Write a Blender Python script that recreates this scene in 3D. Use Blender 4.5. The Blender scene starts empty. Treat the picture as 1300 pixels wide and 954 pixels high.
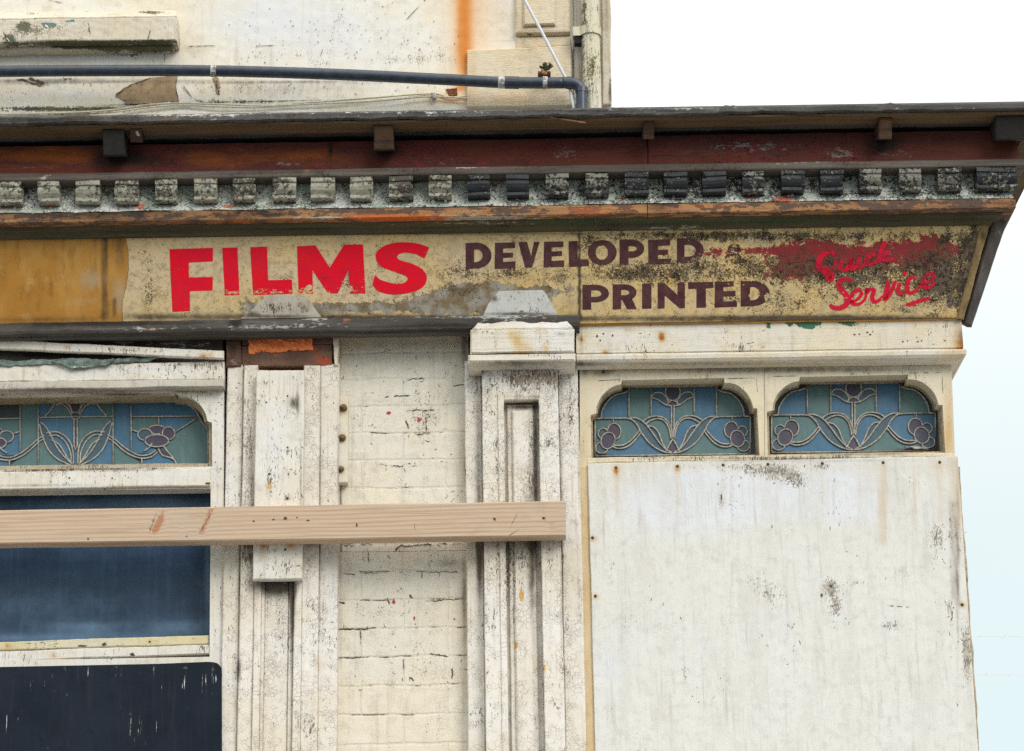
import bpy, bmesh, math, random
import numpy as np
from mathutils import Vector, Matrix, noise as mn
from mathutils.geometry import tessellate_polygon
random.seed(7)
scene = bpy.context.scene
COL = scene.collection

# ------------------------------------------------------------------ camera survey
FPX, THETA, ROLL, DIST, EYE = 3200.0, math.atan(0.32), 0.0150, 6.72, 1.6
CAM = Vector((0, -DIST*math.cos(THETA), EYE))
_F = Vector((0, math.cos(THETA), math.sin(THETA)))
_R0 = Vector((1, 0, 0)); _U0 = Vector((0, -math.sin(THETA), math.cos(THETA)))
_R = _R0*math.cos(ROLL) - _U0*math.sin(ROLL)
_U = _U0*math.cos(ROLL) + _R0*math.sin(ROLL)

def ray(px, py):
    return _F + _R*((px-650)/FPX) + _U*((477-py)/FPX)
def W(px, py, Y):                       # survey point on the vertical plane y = Y
    d = ray(px, py); t = (Y-CAM.y)/d.y
    return CAM + d*t
def survey(v):                          # world point back to survey units (for placing stains)
    d = Vector(v)-CAM; z = d.dot(_F)
    return 650+FPX*d.dot(_R)/z, 477-FPX*d.dot(_U)/z
def ZY(py, Y, px=650): return W(px, py, Y).z
def XX(px, py, Y): return W(px, py, Y).x

# ------------------------------------------------------------------ node language
class NB:
    def __init__(s, name):
        s.m = bpy.data.materials.new(name); s.m.use_nodes = True
        s.t = s.m.node_tree; s.t.nodes.clear()
        g = s.n('ShaderNodeNewGeometry'); s.P = V(s, g.outputs['Position'])
    def n(s, ty, **k):
        o = s.t.nodes.new(ty)
        for a, b in k.items(): setattr(o, a, b)
        return o
    def put(s, sock, val):
        if isinstance(val, V): s.t.links.new(val.o, sock)
        elif isinstance(val, (tuple, list)):
            sock.default_value = tuple(val) if len(sock.default_value) == len(val) else tuple(val)+(1,)
        else: sock.default_value = val
    def math(s, op, a, b=0.0, clamp=False):
        o = s.n('ShaderNodeMath', operation=op, use_clamp=clamp)
        s.put(o.inputs[0], a); s.put(o.inputs[1], b); return V(s, o.outputs[0])
    def ss(s, x, a, b, lo=0.0, hi=1.0):
        o = s.n('ShaderNodeMapRange', interpolation_type='SMOOTHSTEP')
        for i, q in enumerate((x, a, b, lo, hi)): s.put(o.inputs[i], q)
        return V(s, o.outputs[0])
    def lin(s, x, a, b, lo=0.0, hi=1.0):
        o = s.n('ShaderNodeMapRange')
        for i, q in enumerate((x, a, b, lo, hi)): s.put(o.inputs[i], q)
        return V(s, o.outputs[0])
    def sc(s, v, off=(0, 0, 0)):
        o = s.n('ShaderNodeVectorMath', operation='MULTIPLY_ADD')
        s.put(o.inputs[0], s.P); o.inputs[1].default_value = v; o.inputs[2].default_value = off
        return V(s, o.outputs[0])
    def noise(s, scale, det=4, rough=.55, v=(1, 1, 1), off=(0, 0, 0), dist=0.0, vec=None):
        o = s.n('ShaderNodeTexNoise'); s.put(o.inputs['Vector'], vec or s.sc(v, off))
        o.inputs['Scale'].default_value = scale; o.inputs['Detail'].default_value = det
        o.inputs['Roughness'].default_value = rough; o.inputs['Distortion'].default_value = dist
        return V(s, o.outputs[0])
    def vor(s, scale, feat='DISTANCE_TO_EDGE', v=(1, 1, 1), off=(0, 0, 0), vec=None):
        o = s.n('ShaderNodeTexVoronoi', feature=feat); s.put(o.inputs['Vector'], vec or s.sc(v, off))
        o.inputs['Scale'].default_value = scale
        return V(s, o.outputs[0])
    def warp(s, amt, scale, v=(1, 1, 1)):   # position with a little noise added
        o = s.n('ShaderNodeTexNoise'); s.put(o.inputs['Vector'], s.P); o.inputs['Scale'].default_value = scale
        o.inputs['Detail'].default_value = 3
        q = s.n('ShaderNodeVectorMath', operation='MULTIPLY_ADD')
        s.t.links.new(o.outputs[1], q.inputs[0]); q.inputs[1].default_value = (amt,)*3; s.put(q.inputs[2], s.P)
        r = s.n('ShaderNodeVectorMath', operation='MULTIPLY'); s.t.links.new(q.outputs[0], r.inputs[0]); r.inputs[1].default_value = v
        return V(s, r.outputs[0])
    def A(s, name):
        o = s.n('ShaderNodeAttribute', attribute_name=name); return V(s, o.outputs['Fac'])
    def xyz(s):
        o = s.n('ShaderNodeSeparateXYZ'); s.put(o.inputs[0], s.P)
        return [V(s, q) for q in o.outputs]
    def mix(s, f, a, b, mode='MIX'):
        o = s.n('ShaderNodeMix', data_type='RGBA', blend_type=mode, clamp_factor=True)
        s.put(o.inputs[0], f); s.put(o.inputs[6], a); s.put(o.inputs[7], b); return V(s, o.outputs[2])
    def out(s, col, rough=.75, h=None, dist=.002, strength=.6, spec=.12, alpha=None, metal=0.0, **kw):
        b = s.n('ShaderNodeBsdfPrincipled'); s.put(b.inputs['Base Color'], col); s.put(b.inputs['Roughness'], rough)
        s.put(b.inputs['Specular IOR Level'], spec); s.put(b.inputs['Metallic'], metal)
        for k, q in kw.items(): s.put(b.inputs[k], q)
        if h is not None:
            u = s.n('ShaderNodeBump'); u.inputs['Strength'].default_value = strength; u.inputs['Distance'].default_value = dist
            s.put(u.inputs['Height'], h); s.t.links.new(u.outputs[0], b.inputs['Normal'])
        if alpha is not None: s.put(b.inputs['Alpha'], alpha)
        o = s.n('ShaderNodeOutputMaterial'); s.t.links.new(b.outputs[0], o.inputs[0])
        return s.m
class V:
    def __init__(s, b, o): s.b, s.o = b, o
    def __add__(s, q): return s.b.math('ADD', s, q)
    __radd__ = __add__
    def __mul__(s, q): return s.b.math('MULTIPLY', s, q)
    __rmul__ = __mul__
    def __sub__(s, q): return s.b.math('SUBTRACT', s, q)
    def __rsub__(s, q): return s.b.math('SUBTRACT', q, s)
    def __truediv__(s, q): return s.b.math('DIVIDE', s, q)
    def max(s, q): return s.b.math('MAXIMUM', s, q)
    def min(s, q): return s.b.math('MINIMUM', s, q)
    def cl(s): return s.b.math('ADD', s, 0.0, True)

# ------------------------------------------------------------------ mesh building
class Mesh:
    def __init__(s): s.V = []; s.F = []; s.mi = []; s.cur = 0
    def v(s, p): s.V.append(Vector(p)); return len(s.V)-1
    def f(s, ids): s.F.append(tuple(ids)); s.mi.append(s.cur)
    def box(s, x0, x1, y0, y1, z0, z1):
        i = [s.v((x, y, z)) for z in (z0, z1) for y in (y0, y1) for x in (x0, x1)]
        for q in ((0, 2, 3, 1), (4, 5, 7, 6), (0, 1, 5, 4), (2, 6, 7, 3), (0, 4, 6, 2), (1, 3, 7, 5)): s.f([i[k] for k in q])
    def plate(s, tl, tr, br, bl, th, L=.012, ch=.0025, jit=.0008, fr=8, wob=0.0, edge=None):
        tl, tr, br, bl = map(Vector, (tl, tr, br, bl))
        nrm = (tr-tl).cross(bl-tl).normalized()          # points away from the street
        if nrm.y < 0: nrm = -nrm
        lu = (tr-tl).length; lv = (bl-tl).length
        def ts(l, LL):
            n = max(2, int(l/LL)); c = min(ch/l, .2)
            return [0, c]+[k/n for k in range(1, n) if c*1.5 < k/n < 1-c*1.5]+[1-c, 1]
        us, vs = ts(lu, L), ts(lv, L); nu, nv = len(us), len(vs); g = []
        for b, v in enumerate(vs):
            row = []
            for a, u in enumerate(us):
                p = (tl*(1-u)+tr*u)*(1-v)+(bl*(1-u)+br*u)*v
                bd = a in (0, nu-1) or b in (0, nv-1)
                q = mn.noise_vector(p*fr)*jit + mn.noise_vector(p*fr*5)*jit*.5
                if edge: q = q + edge(u, v, p)
                p = p + q + nrm*(ch if bd else 0) + nrm*(mn.noise(p*3)*wob)
                row.append(s.v(p))
            g.append(row)
        for b in range(nv-1):
            for a in range(nu-1): s.f((g[b][a], g[b+1][a], g[b+1][a+1], g[b][a+1]))
        ring = [g[0][a] for a in range(nu)]+[g[b][nu-1] for b in range(1, nv)]+[g[nv-1][a] for a in range(nu-2, -1, -1)]+[g[b][0] for b in range(nv-2, 0, -1)]
        back = [s.v(s.V[i]+nrm*th) for i in ring]
        k = len(ring)
        for i in range(k): s.f((ring[i], ring[(i+1) % k], back[(i+1) % k], back[i]))
        s.f(back)
        return s
    def pplate(s, tl, tr, br, bl, Y, th, **k):          # corners in survey units on plane Y
        return s.plate(W(*tl, Y), W(*tr, Y), W(*br, Y), W(*bl, Y), th, **k)
    def prism(s, outer, holes, y0, y1, px=True):
        loops = [[(W(x, y, y0) if px else Vector((x, y0, y))) for x, y in lp] for lp in [outer]+list(holes)]
        flat = [p for lp in loops for p in lp]
        tris = tessellate_polygon([[Vector((p.x, p.z, 0)) for p in lp] for lp in loops])
        a = [s.v(p) for p in flat]; b = [s.v((p.x, y1, p.z)) for p in flat]
        for t in tris:
            s.f([a[i] for i in t]); s.f([b[i] for i in reversed(t)])
        o = 0
        for lp in loops:
            n = len(lp)
            for i in range(n): s.f((a[o+i], a[o+(i+1) % n], b[o+(i+1) % n], b[o+i]))
            o += n
        return s
    def sweep(s, prof, x0, xc, L=.012, jit=.0008, fr=8, back=3.0, ret=True):
        # closed profile of (out, z); runs along the front, turns the corner at xc and runs back
        q_ = []
        for i, (o, z) in enumerate(prof):         # split tall faces so stains have somewhere to sit
            o2, z2 = prof[(i+1) % len(prof)]; kk = max(1, int(abs(z2-z)/.011)) if min(o, o2) > .012 else 1
            q_ += [(o+(o2-o)*t/kk, z+(z2-z)*t/kk) for t in range(kk)]
        prof = q_; n = max(2, int((xc-x0)/L)); rings = []
        for k in range(n+1):
            x = x0+(xc-x0)*k/n
            if k == n and ret: ps = [Vector((xc+o, -o, z)) for o, z in prof]
            else: ps = [Vector((min(x, xc) if ret else x, -o, z)) for o, z in prof]
            rings.append([s.v(p+mn.noise_vector(p*fr)*jit+mn.noise_vector(p*fr*6)*jit*.5) for p in ps])
        if ret:
            for q in (.4, 1): rings.append([s.v((xc+o, -o+(back+o)*q, z)) for o, z in prof])
        m = len(prof)
        for a, b in zip(rings, rings[1:]):
            for i in range(m): s.f((a[i], a[(i+1) % m], b[(i+1) % m], b[i]))
        s.f(rings[0]); s.f(list(reversed(rings[-1])))
        return s
    def tube(s, pts, r, seg=8, cap=True, rf=None):
        pts = [Vector(p) for p in pts]; rings = []; up = Vector((.13, -.2, 1)).normalized()
        for i, p in enumerate(pts):
            d = (pts[min(i+1, len(pts)-1)]-pts[max(i-1, 0)]).normalized()
            a = d.cross(up)
            if a.length < .05: a = d.cross(Vector((1, 0, 0)))
            a.normalize(); b = d.cross(a).normalized(); rr = rf(i) if rf else r
            rings.append([s.v(p+a*(rr*math.cos(2*math.pi*k/seg))+b*(rr*math.sin(2*math.pi*k/seg))) for k in range(seg)])
        for q, w in zip(rings, rings[1:]):
            for k in range(seg): s.f((q[k], q[(k+1) % seg], w[(k+1) % seg], w[k]))
        if cap: s.f(list(reversed(rings[0]))); s.f(rings[-1])
        return s
    def poly(s, pts, holes=()):                         # flat film of paint or glass, 3D points
        loops = [list(map(Vector, pts))]+[list(map(Vector, h)) for h in holes]
        flat = [p for l in loops for p in l]
        a = [s.v(p) for p in flat]
        for t in tessellate_polygon([[Vector((p.x, p.z, 0)) for p in l] for l in loops]): s.f([a[i] for i in t])
        return s

def rootloc(o):
    l = Vector((0, 0, 0))
    while o: l += o.location; o = o.parent
    return l
def flake(M, c, n, size, lift):          # one curled chip of old paint standing off the surface
    n = Vector(n).normalized(); a = n.cross(Vector((random.gauss(0, 1), random.gauss(0, 1), random.gauss(0, 1)))).normalized(); b = n.cross(a)
    w, h = size*random.uniform(.5, 1), size*random.uniform(.4, .9); rows = []
    for i in range(4):
        u = i/3; up = lift*(u**1.7)*random.uniform(.8, 1.2)+.0004
        rows.append([M.v(c+a*(w*(u-.3)*(1-.25*u))+b*(h*(q-.5)*random.uniform(.55, 1.15))+n*(up+random.uniform(0, .0003))) for q in (0, .5, 1)])
    for r, s_ in zip(rows, rows[1:]):
        for k in range(2): M.f((r[k], s_[k], s_[k+1], r[k+1]))
def ragged(px, py, rx, ry, n=11, r=.45):
    return [(px+rx*math.cos(a)*random.uniform(1-r, 1+r*.5), py+ry*math.sin(a)*random.uniform(1-r, 1+r*.5)) for a in (2*math.pi*k/n for k in range(n))]
def add_cracks(M, lst, Y, slot):
    M.cur = slot
    for c in lst:
        if len(c) == 5: M.poly([W(x, y, Y) for x, y in ragged(c[0], c[1], c[2]*.85, c[3]*.85)]); continue
        x0, y0, x1, y1, w, a = c; n = max(4, int(math.hypot(x1-x0, y1-y0)/2.2)); L_, sd = math.hypot(x1-x0, y1-y0), random.random()*99
        nx, ny = -(y1-y0)/L_, (x1-x0)/L_; prev = None
        for k in range(n+1):
            t = k/n; o = 0 if w <= 1 else mn.noise(Vector((t*L_*.05, sd, 0)))*min(2.2, L_*.05)+mn.noise(Vector((t*L_*.6, sd, 4)))*1.0+random.uniform(-.6, .6)
            x, y = x0+(x1-x0)*t+nx*o, y0+(y1-y0)*t+ny*o
            ww = (w*.36 if a != .7 else .24)*min(1, 5*t+.1, 5*(1-t)+.1)*(.35+1.3*max(0, .5+mn.noise(Vector((t*L_*.22, sd, 9)))*1.1))
            if mn.noise(Vector((t*L_*.12, sd, 20))) > .12+a*.5: prev = None; continue
            cur = (M.v(W(x+nx*ww, y+ny*ww, Y)), M.v(W(x-nx*ww, y-ny*ww, Y)))
            if prev: M.f((prev[0], cur[0], cur[1], prev[1]))
            prev = cur
    M.cur = 0
def hairs(n, x0, x1, y0, y1, l=(2, 7), w=(1.01, 1.25), upright=.5, seed=1, dots=.3):   # fine crazing and pinholes
    r = random.Random(seed); out = []
    cl = [(r.uniform(x0, x1), r.uniform(y0, y1)) for _ in range(max(3, n//9))]
    for _ in range(int(n*.75)):
        if r.random() < .65: c = r.choice(cl); x, y = r.gauss(c[0], 9), r.gauss(c[1], 13)
        else: x, y = r.uniform(x0, x1), r.uniform(y0, y1)
        if not (x0 < x < x1 and y0 < y < y1): continue
        if r.random() < dots: q = r.uniform(.35, .9); out.append((x, y, q, q*r.uniform(.6, 1.3), 1)); continue
        L_ = r.uniform(*l); a = (math.pi/2+r.gauss(0, .35)) if r.random() < upright else r.gauss(0, .5)
        out.append((x, y, x+L_*math.cos(a), y+L_*math.sin(a), r.uniform(*w), .7))
    return out
def build(name, M, mats, parent=None, fields=None, dense=0, smooth=False, loc=None, cY=None):
    if not isinstance(mats, (list, tuple)): mats = [mats]
    if cY is not None and fields and 'crack' in fields:
        fields = dict(fields); mats = list(mats)+[M_crack]; add_cracks(M, fields.pop('crack'), cY, len(mats)-1)
    me = bpy.data.meshes.new(name)
    base = Vector(loc) if loc is not None else rootloc(parent)
    bm = bmesh.new(); vs = [bm.verts.new(p-base) for p in M.V]
    for f, i in zip(M.F, M.mi):
        try: q = bm.faces.new([vs[k] for k in f]); q.material_index = i
        except ValueError: pass
    if dense:
        bmesh.ops.triangulate(bm, faces=bm.faces[:])
        for _ in range(9):
            es = [e for e in bm.edges if e.calc_length() > dense]
            if not es: break
            bmesh.ops.subdivide_edges(bm, edges=es, cuts=1)
            bmesh.ops.triangulate(bm, faces=[f for f in bm.faces if len(f.verts) > 3])
    bmesh.ops.recalc_face_normals(bm, faces=bm.faces[:])
    bm.to_mesh(me); bm.free()
    for m in mats: me.materials.append(m)
    if smooth:
        for p in me.polygons: p.use_smooth = True
    if fields: paint(me, base, fields)
    o = bpy.data.objects.new(name, me); COL.objects.link(o)
    if loc is not None: o.location = base
    if parent: o.parent = parent
    return o
def paint(me, base, fields):
    n = len(me.vertices); co = np.empty(n*3); me.vertices.foreach_get('co', co); co = co.reshape(-1, 3)+np.array(base)
    d = co-np.array(CAM); z = d@np.array(_F)
    px = 650+FPX*(d@np.array(_R))/z; py = 477-FPX*(d@np.array(_U))/z
    for k, bl in fields.items():
        val = np.zeros(n)
        for b in bl:
            if len(b) == 5:
                x, y, rx, ry, a = b; q = ((px-x)/rx)**2+((py-y)/ry)**2
            else:
                x0, y0, x1, y1, r, a = b; dx, dy = x1-x0, y1-y0
                t = np.clip(((px-x0)*dx+(py-y0)*dy)/(dx*dx+dy*dy), 0, 1)
                q = ((px-x0-t*dx)**2+(py-y0-t*dy)**2)/r**2
            val = val+a*np.exp(-q*1.1)
        at = me.attributes.new(k, 'FLOAT', 'POINT'); at.data.foreach_set('value', val.astype(np.float32))
def tag(o, label=None, cat=None, group=None, kind=None):
    for k, q in (('label', label), ('category', cat), ('group', group), ('kind', kind)):
        if q: o[k] = q
    return o
def thing(name, loc, label, cat, group=None):
    o = bpy.data.objects.new(name, None); COL.objects.link(o); o.location = loc; o.empty_display_size = .1
    return tag(o, label, cat, group)
# ------------------------------------------------------------------ materials
def aged_paint(name, c1, c2, under=(.10, .075, .05), speck=.5, streak=.45, grime=(.075, .055, .038), rust=(.42, .15, .03),
               patch=(.60, .36, .12), moss=(.045, .055, .022), rough=.7, grain=(1, 1, .3), bump=.7, fine=1.0, off=(0, 0, 0),
               brick=False, mottle=0.0, craze=.0, ripple=0.0, bands=None):
    b = NB(name); nz = b.noise
    big = nz(5, 4, .6, off=off); col = b.mix(b.ss(big, .36, .64), c1, c2)
    mid = nz(34, 5, .65, off=off); col = b.mix(b.ss(mid, .50, .70)*.5, col, tuple(q*.72 for q in c1))
    st = nz(75, 4, .6, v=(1, 1, .055), off=off)
    st2 = nz(260, 3, .6, v=(1, 1, .05), off=off)
    dens = nz(9, 4, .6, off=off)
    G, R, L, O, M, K, D = (b.A(k) for k in ('grime', 'rust', 'loss', 'patch', 'moss', 'crack', 'cool'))
    cd = (D*(.35+1.0*nz(14, 5, .68)+1.0*(nz(110, 5, .74, v=(1, 1, .5))-.3))).cl(); col = b.mix(b.ss(cd, .15, .85, 0, .85), col, (.68, .70, .735))
    col = b.mix(b.ss(st, .52, .78)*streak, col, (.24, .19, .13))
    col = b.mix(b.ss(st2, .54, .80)*streak*.8*b.ss(dens, .35, .6), col, (.14, .11, .08))
    if mottle:
        m1 = nz(17, 9, .72, v=(1, 1, .22), off=off); m2 = nz(70, 7, .74, v=(1, 1, .6), off=off); m3 = nz(17, 6, .7, off=(9, 4, 4))
        col = b.mix(b.ss(m1, .46, .60)*mottle*.8, col, (.56, .54, .495)); col = b.mix(b.ss(m2+(m3-.5)*.6, .55, .64)*mottle*.7, col, (.50, .48, .445)); col = b.mix(b.ss(m2+(.5-m3)*.7, .56, .66)*mottle, col, (.735, .74, .745))
    fn = nz(420*fine, 3, .7, off=off); col = b.mix(b.ss(fn, .38, .72, 0, .30), col, tuple(q*.5 for q in c1))
    pt = b.ss(O+(nz(70, 4, .6)-.5)*1.3, .48, .52); col = b.mix(pt, col, patch)
    col = b.mix(b.lin(R+(nz(30, 5, .65, v=(1, 1, .12))-.5)*.22, .02, 1.1, 0, .92), col, (rust[0]*.75+.25*c1[0], rust[1]*.75+.32*c1[1], rust[2]*.75+.2*c1[2]))
    col = b.mix(b.ss(R+(nz(60, 5, .65, v=(1, 1, .15))-.5)*.5, .55, 1.5), col, tuple(q*.85 for q in rust))
    s1 = nz(290*fine, 6, .70, v=grain, off=off)*.8+nz(110*fine, 5, .7, v=grain, off=off)*.2
    thr = s1+(dens-.5)*.5+(st-.5)*.22+L*.34
    lo = .690-.070*speck
    chip = b.ss(thr, lo, lo+.02); lip = b.ss(thr, lo-.03, lo)-chip
    h = fn*.25+mid*.5+nz(110, 4, .6, v=grain)*.35
    if craze:
        wv = b.warp(.006, 60)
        vc = b.vor(70, vec=wv); vc2 = b.vor(150, vec=wv)
        ck = (1-b.ss(vc, .012, .05))*b.ss(nz(18, 3)+L*.3, .46, .62)
        ck = ck.max((1-b.ss(vc2, .02, .07))*b.ss(nz(26, 3, off=(3, 1, 2))+L*.3, .50, .64))*craze
        chip = chip.max(ck.cl())
    wc = K+(nz(120, 5, .7)-.5)*1.0
    chip = chip.max(b.ss(wc, .52, .60))
    if brick:
        X, Y, Z = b.xyz()
        wz = Z+(nz(14, 3)-.5)*.012
        fr = b.math('FRACT', wz*(1/.0756)+.62); row = b.math('FLOOR', wz*(1/.0756)+.62)
        jz = b.math('ABSOLUTE', fr-.5)*2
        fx = b.math('FRACT', (X+(nz(14, 3, off=(5, 5, 5))-.5)*.012)*(1/.225)+b.math('FRACT', row*.5)+.3)
        jx = b.math('ABSOLUTE', fx-.5)*2
        joint = b.ss(jz, .86, .97).max(b.ss(jx, .955, .985))
        open_ = nz(11, 5, .65, v=(1, 1, 1), off=(2, 0, 7))
        h = h-joint*.95
        chip = chip.max(b.ss(jz+(nz(150, 4, .7)-.5)*.12, .93, .99)*b.ss(open_+L*.3, .55, .63))
        chip = chip.max(b.ss(jx+(nz(150, 4, .7)-.5)*.05, .975, .995)*b.ss(open_+L*.3, .61, .68))
        col = b.mix(joint*.06, col, (.36, .27, .16))
    if ripple: h = h+nz(95, 2, .5, v=(.35, 1, 1.6), dist=1.5)*ripple
    if bands:
        X, Y, Z = b.xyz()
        h = h-b.ss(nz(300, 2, .5, v=(.02, 1, 1)), .56, .66)*bands
        col = b.mix(b.ss(nz(300, 2, .5, v=(.02, 1, 1)), .60, .70)*bands*.25, col, (.25, .2, .14))
    ucol = b.mix(b.ss(nz(60, 4), .42, .6), under, tuple(min(1, q*2.1+.02) for q in under))
    gm = (G*(.35+2.0*nz(55, 5, .72, v=(1, 1, .5)))).cl()
    col = b.mix(b.ss(gm, .08, .85, 0, .92), col, grime)
    mm = b.ss(M+(nz(120, 6, .76)-.5)*2.2+(nz(22, 4, .6)-.5)*1.0, .45, .75); col = b.mix(mm*.92, col, b.mix(nz(90, 3), moss, (.10, .10, .045)))
    col = b.mix(lip.cl()*.5, col, tuple(min(1, q*1.12) for q in c2))
    col = b.mix(chip.cl(), col, ucol)
    h = h-chip*1.0+mm*.6
    return b.out(col, rough, h, dist=.0016, strength=bump)

def old_wood(name, c1, c2, c3, paint_c=None, paint_amt=0.0, along=(.05, 1, 1), rough=.75, bump=.8, patch=(.5, .47, .40), off=(0, 0, 0),
             rust=(.40, .14, .05), grime=(.02, .016, .014), gscale=150, streaky=.7):
    b = NB(name); nz = b.noise
    wv = b.warp(.004, 30, along)
    g = nz(gscale, 6, .65, vec=wv); g2 = nz(gscale*.22, 4, .6, v=along, off=off)
    big = nz(6, 4, .65, off=off)
    col = b.mix(b.ss(g2, .36, .64), c1, c2); col = b.mix(b.ss(g, .5, .75)*streaky, col, c3)
    col = b.mix(b.ss(big, .50, .72)*.5, col, tuple(q*.5 for q in c1))
    G, R, O, L, M = (b.A(k) for k in ('grime', 'rust', 'patch', 'loss', 'moss'))
    h = g*.9
    if paint_c:
        n = nz(60, 6, .68, v=(.35, 1, 1), off=off)+(big-.5)*.5-L*.3
        pm = b.ss(n, .62-paint_amt*.3, .645-paint_amt*.3); col = b.mix(pm, col, b.mix(nz(30, 3), paint_c, tuple(q*.7 for q in paint_c)))
        h = h*(1-pm*.6)+pm*.7
    col = b.mix(b.ss(R+(nz(40, 5, .68, v=(.25, 1, 1))-.5)*1.2, .15, .8), col, rust)
    pt = b.ss(O+(nz(110, 6, .75, v=(.4, 1, 1))-.5)*2.4, .36, .62); col = b.mix(pt*.9, col, patch)
    mm = b.ss(M+(nz(80, 5, .7)-.5)*1.2, .42, .58); col = b.mix(mm*.8, col, (.05, .075, .035))
    sp = b.ss(nz(200, 5, .72)+(big-.5)*.35, .61, .66); col = b.mix(sp*.8, col, tuple(q*.25 for q in c1))
    gm = (G*(.3+2.0*nz(40, 5, .72))).cl(); col = b.mix(b.ss(gm, .1, .9, 0, .92), col, grime)
    return b.out(col, rough, h-sp*.6, dist=.0014, strength=bump)

def sign_chip(b):                       # the one pattern of lost paint shared by the board and its lettering
    nz = b.noise; L = b.A('loss')
    wv = b.warp(.004, 90)
    a = nz(235, 6, .76, vec=wv)*.8+nz(90, 4, .7, vec=wv)*.2+(nz(26, 4, .6)-.5)*.38+L*.40
    return a, b.ss(a, .648, .664)

def sign_material():
    b = NB('flaking_ochre_sign_paint'); nz = b.noise
    a, chip = sign_chip(b)
    big = nz(8, 4, .6)
    col = b.mix(b.ss(big, .35, .65), (.63, .45, .19), (.58, .45, .25))
    col = b.mix(b.A('pale').cl(), col, (.58, .48, .36))
    col = b.mix(b.ss(nz(60, 5, .7), .46, .68)*.75, col, (.33, .235, .125)); col = b.mix(b.ss(nz(15, 5, .7, off=(3, 1, 1)), .50, .66)*.5, col, (.40, .32, .22)); col = b.mix(b.ss(nz(240, 5, .72), .60, .66)*.7, col, (.13, .09, .05))
    rd = b.A('red')+(nz(48, 7, .78)-.5)*2.6
    rm = b.ss(rd, .50, .60)
    rcol = b.mix(nz(45, 4), (.13, .014, .020), (.33, .020, .036)); col = b.mix(rm*.96, col, rcol)
    a2 = b.A('mauve')+(nz(50, 5, .7)-.5)*1.2; col = b.mix(b.ss(a2, .42, .62)*.9, col, b.mix(b.ss(nz(90, 4), .4, .6), (.085, .050, .048), (.26, .22, .22)))
    G = b.A('grime'); gm = (G*(.3+1.4*nz(48, 5, .7, v=(.6, 1, 1)))).cl()
    bare = b.ss(b.A('bare')+(nz(60, 6, .74)-.5)*1.5+(nz(12, 3)-.5)*.5, .40, .56)
    bcol = b.mix(b.ss(nz(22, 5, .65), .40, .60), (.17, .125, .075), (.30, .29, .265)); bcol = b.mix(b.ss(nz(75, 5, .7), .55, .66)*.8, bcol, (.07, .052, .04)); col = b.mix(bare*.92, col, bcol)
    lip = (b.ss(a, .612, .648)-chip)
    col = b.mix(lip.cl()*.55, col, (.66, .52, .28))  # paler rim round chips, an edge highlight put into the colour
    und = b.mix(b.ss(nz(70, 4), .42, .6), (.030, .022, .018), (.12, .09, .06))
    col = b.mix(chip, col, und)
    col = b.mix(b.ss(gm, .1, .85, 0, .93), col, b.mix(nz(80, 3), (.030, .022, .018), (.085, .065, .048)))
    h = lip*1.0-chip*.8-bare*.5+nz(200, 4)*.3
    return b.out(col, .72, h, dist=.0022, strength=.9)

def letter_material(name, c1, c2, hard=0.0, worn=.0):
    b = NB(name); nz = b.noise
    a, chip = sign_chip(b)
    own = nz(170, 6, .74, v=(.35, 1, 1), off=(4, 2, 9))*.6+nz(260, 5, .7, off=(2, 2, 9))*.4+(nz(18, 4, off=(1, 1, 1))-.5)*.35+b.A('wear')*.3
    chip2 = b.ss(own, .67-worn, .69-worn)
    col = b.mix(b.ss(nz(40, 5, .65), .35, .68), c1, c2)
    col = b.mix(b.ss(nz(160, 5, .7, v=(.15, 1, 1)), .50, .70)*.35, col, tuple(q*.45+.02 for q in c1)); col = b.mix(b.ss(nz(9, 4, .6), .48, .70)*.35, col, tuple(q*.75+.02 for q in c1))
    rd = b.A('red')+(nz(70, 6, .72)-.5)*1.7; col = b.mix(b.ss(rd, .58, .64)*(1-hard), col, (.33, .02, .035))
    gm = (b.A('grime')*(.3+1.4*nz(48, 5, .7, v=(.6, 1, 1)))).cl(); col = b.mix(b.ss(gm, .1, .85, 0, .8), col, (.05, .035, .03))
    al = (1-(chip*(1-hard)).max(chip2)).cl()
    return b.out(col, .6, a*.6+nz(200, 4)*.3, dist=.0015, strength=.6, alpha=al)

def frieze_material():
    b = NB('flaking_grey_green_paint'); nz = b.noise
    big = nz(12, 4, .6)
    col = b.mix(b.ss(big, .38, .62), (.50, .51, .47), (.34, .40, .33)); col = b.mix(b.ss(nz(40, 4, off=(3, 3, 3)), .52, .66), col, (.64, .63, .59))
    wv = b.warp(.006, 70); n = nz(110, 6, .70, vec=wv)+(nz(16, 3)-.5)*.4+b.A('loss')*.30
    chip = b.ss(n, .615, .64); lip = b.ss(n, .56, .615)-chip
    col = b.mix(lip.cl()*.6, col, (.62, .61, .57))
    v = b.vor(95, vec=wv); ck = (1-b.ss(v, .01, .06))*b.ss(nz(22, 3), .40, .55)
    col = b.mix(ck*.85, col, (.04, .035, .03))
    col = b.mix(chip, col, b.mix(b.ss(nz(45, 3), .4, .62), (.05, .042, .036), (.15, .11, .08)))
    pk = b.ss(b.A('pink')+(nz(80, 5, .7)-.5)*1.2, .5, .56); col = b.mix(pk, col, (.50, .17, .11))
    bl = b.ss(b.A('dark')+(nz(70, 4, .7)-.5)*.9, .45, .60); col = b.mix(bl, col, (.012, .016, .022))
    gm = (b.A('grime')*(.4+1.2*nz(40, 4, .7))).cl(); col = b.mix(b.ss(gm, .1, .9, 0, .9), col, (.05, .045, .035))
    return b.out(col, .75, lip*1.2-chip*.8-ck*.6, dist=.003, strength=1.0)
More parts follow.
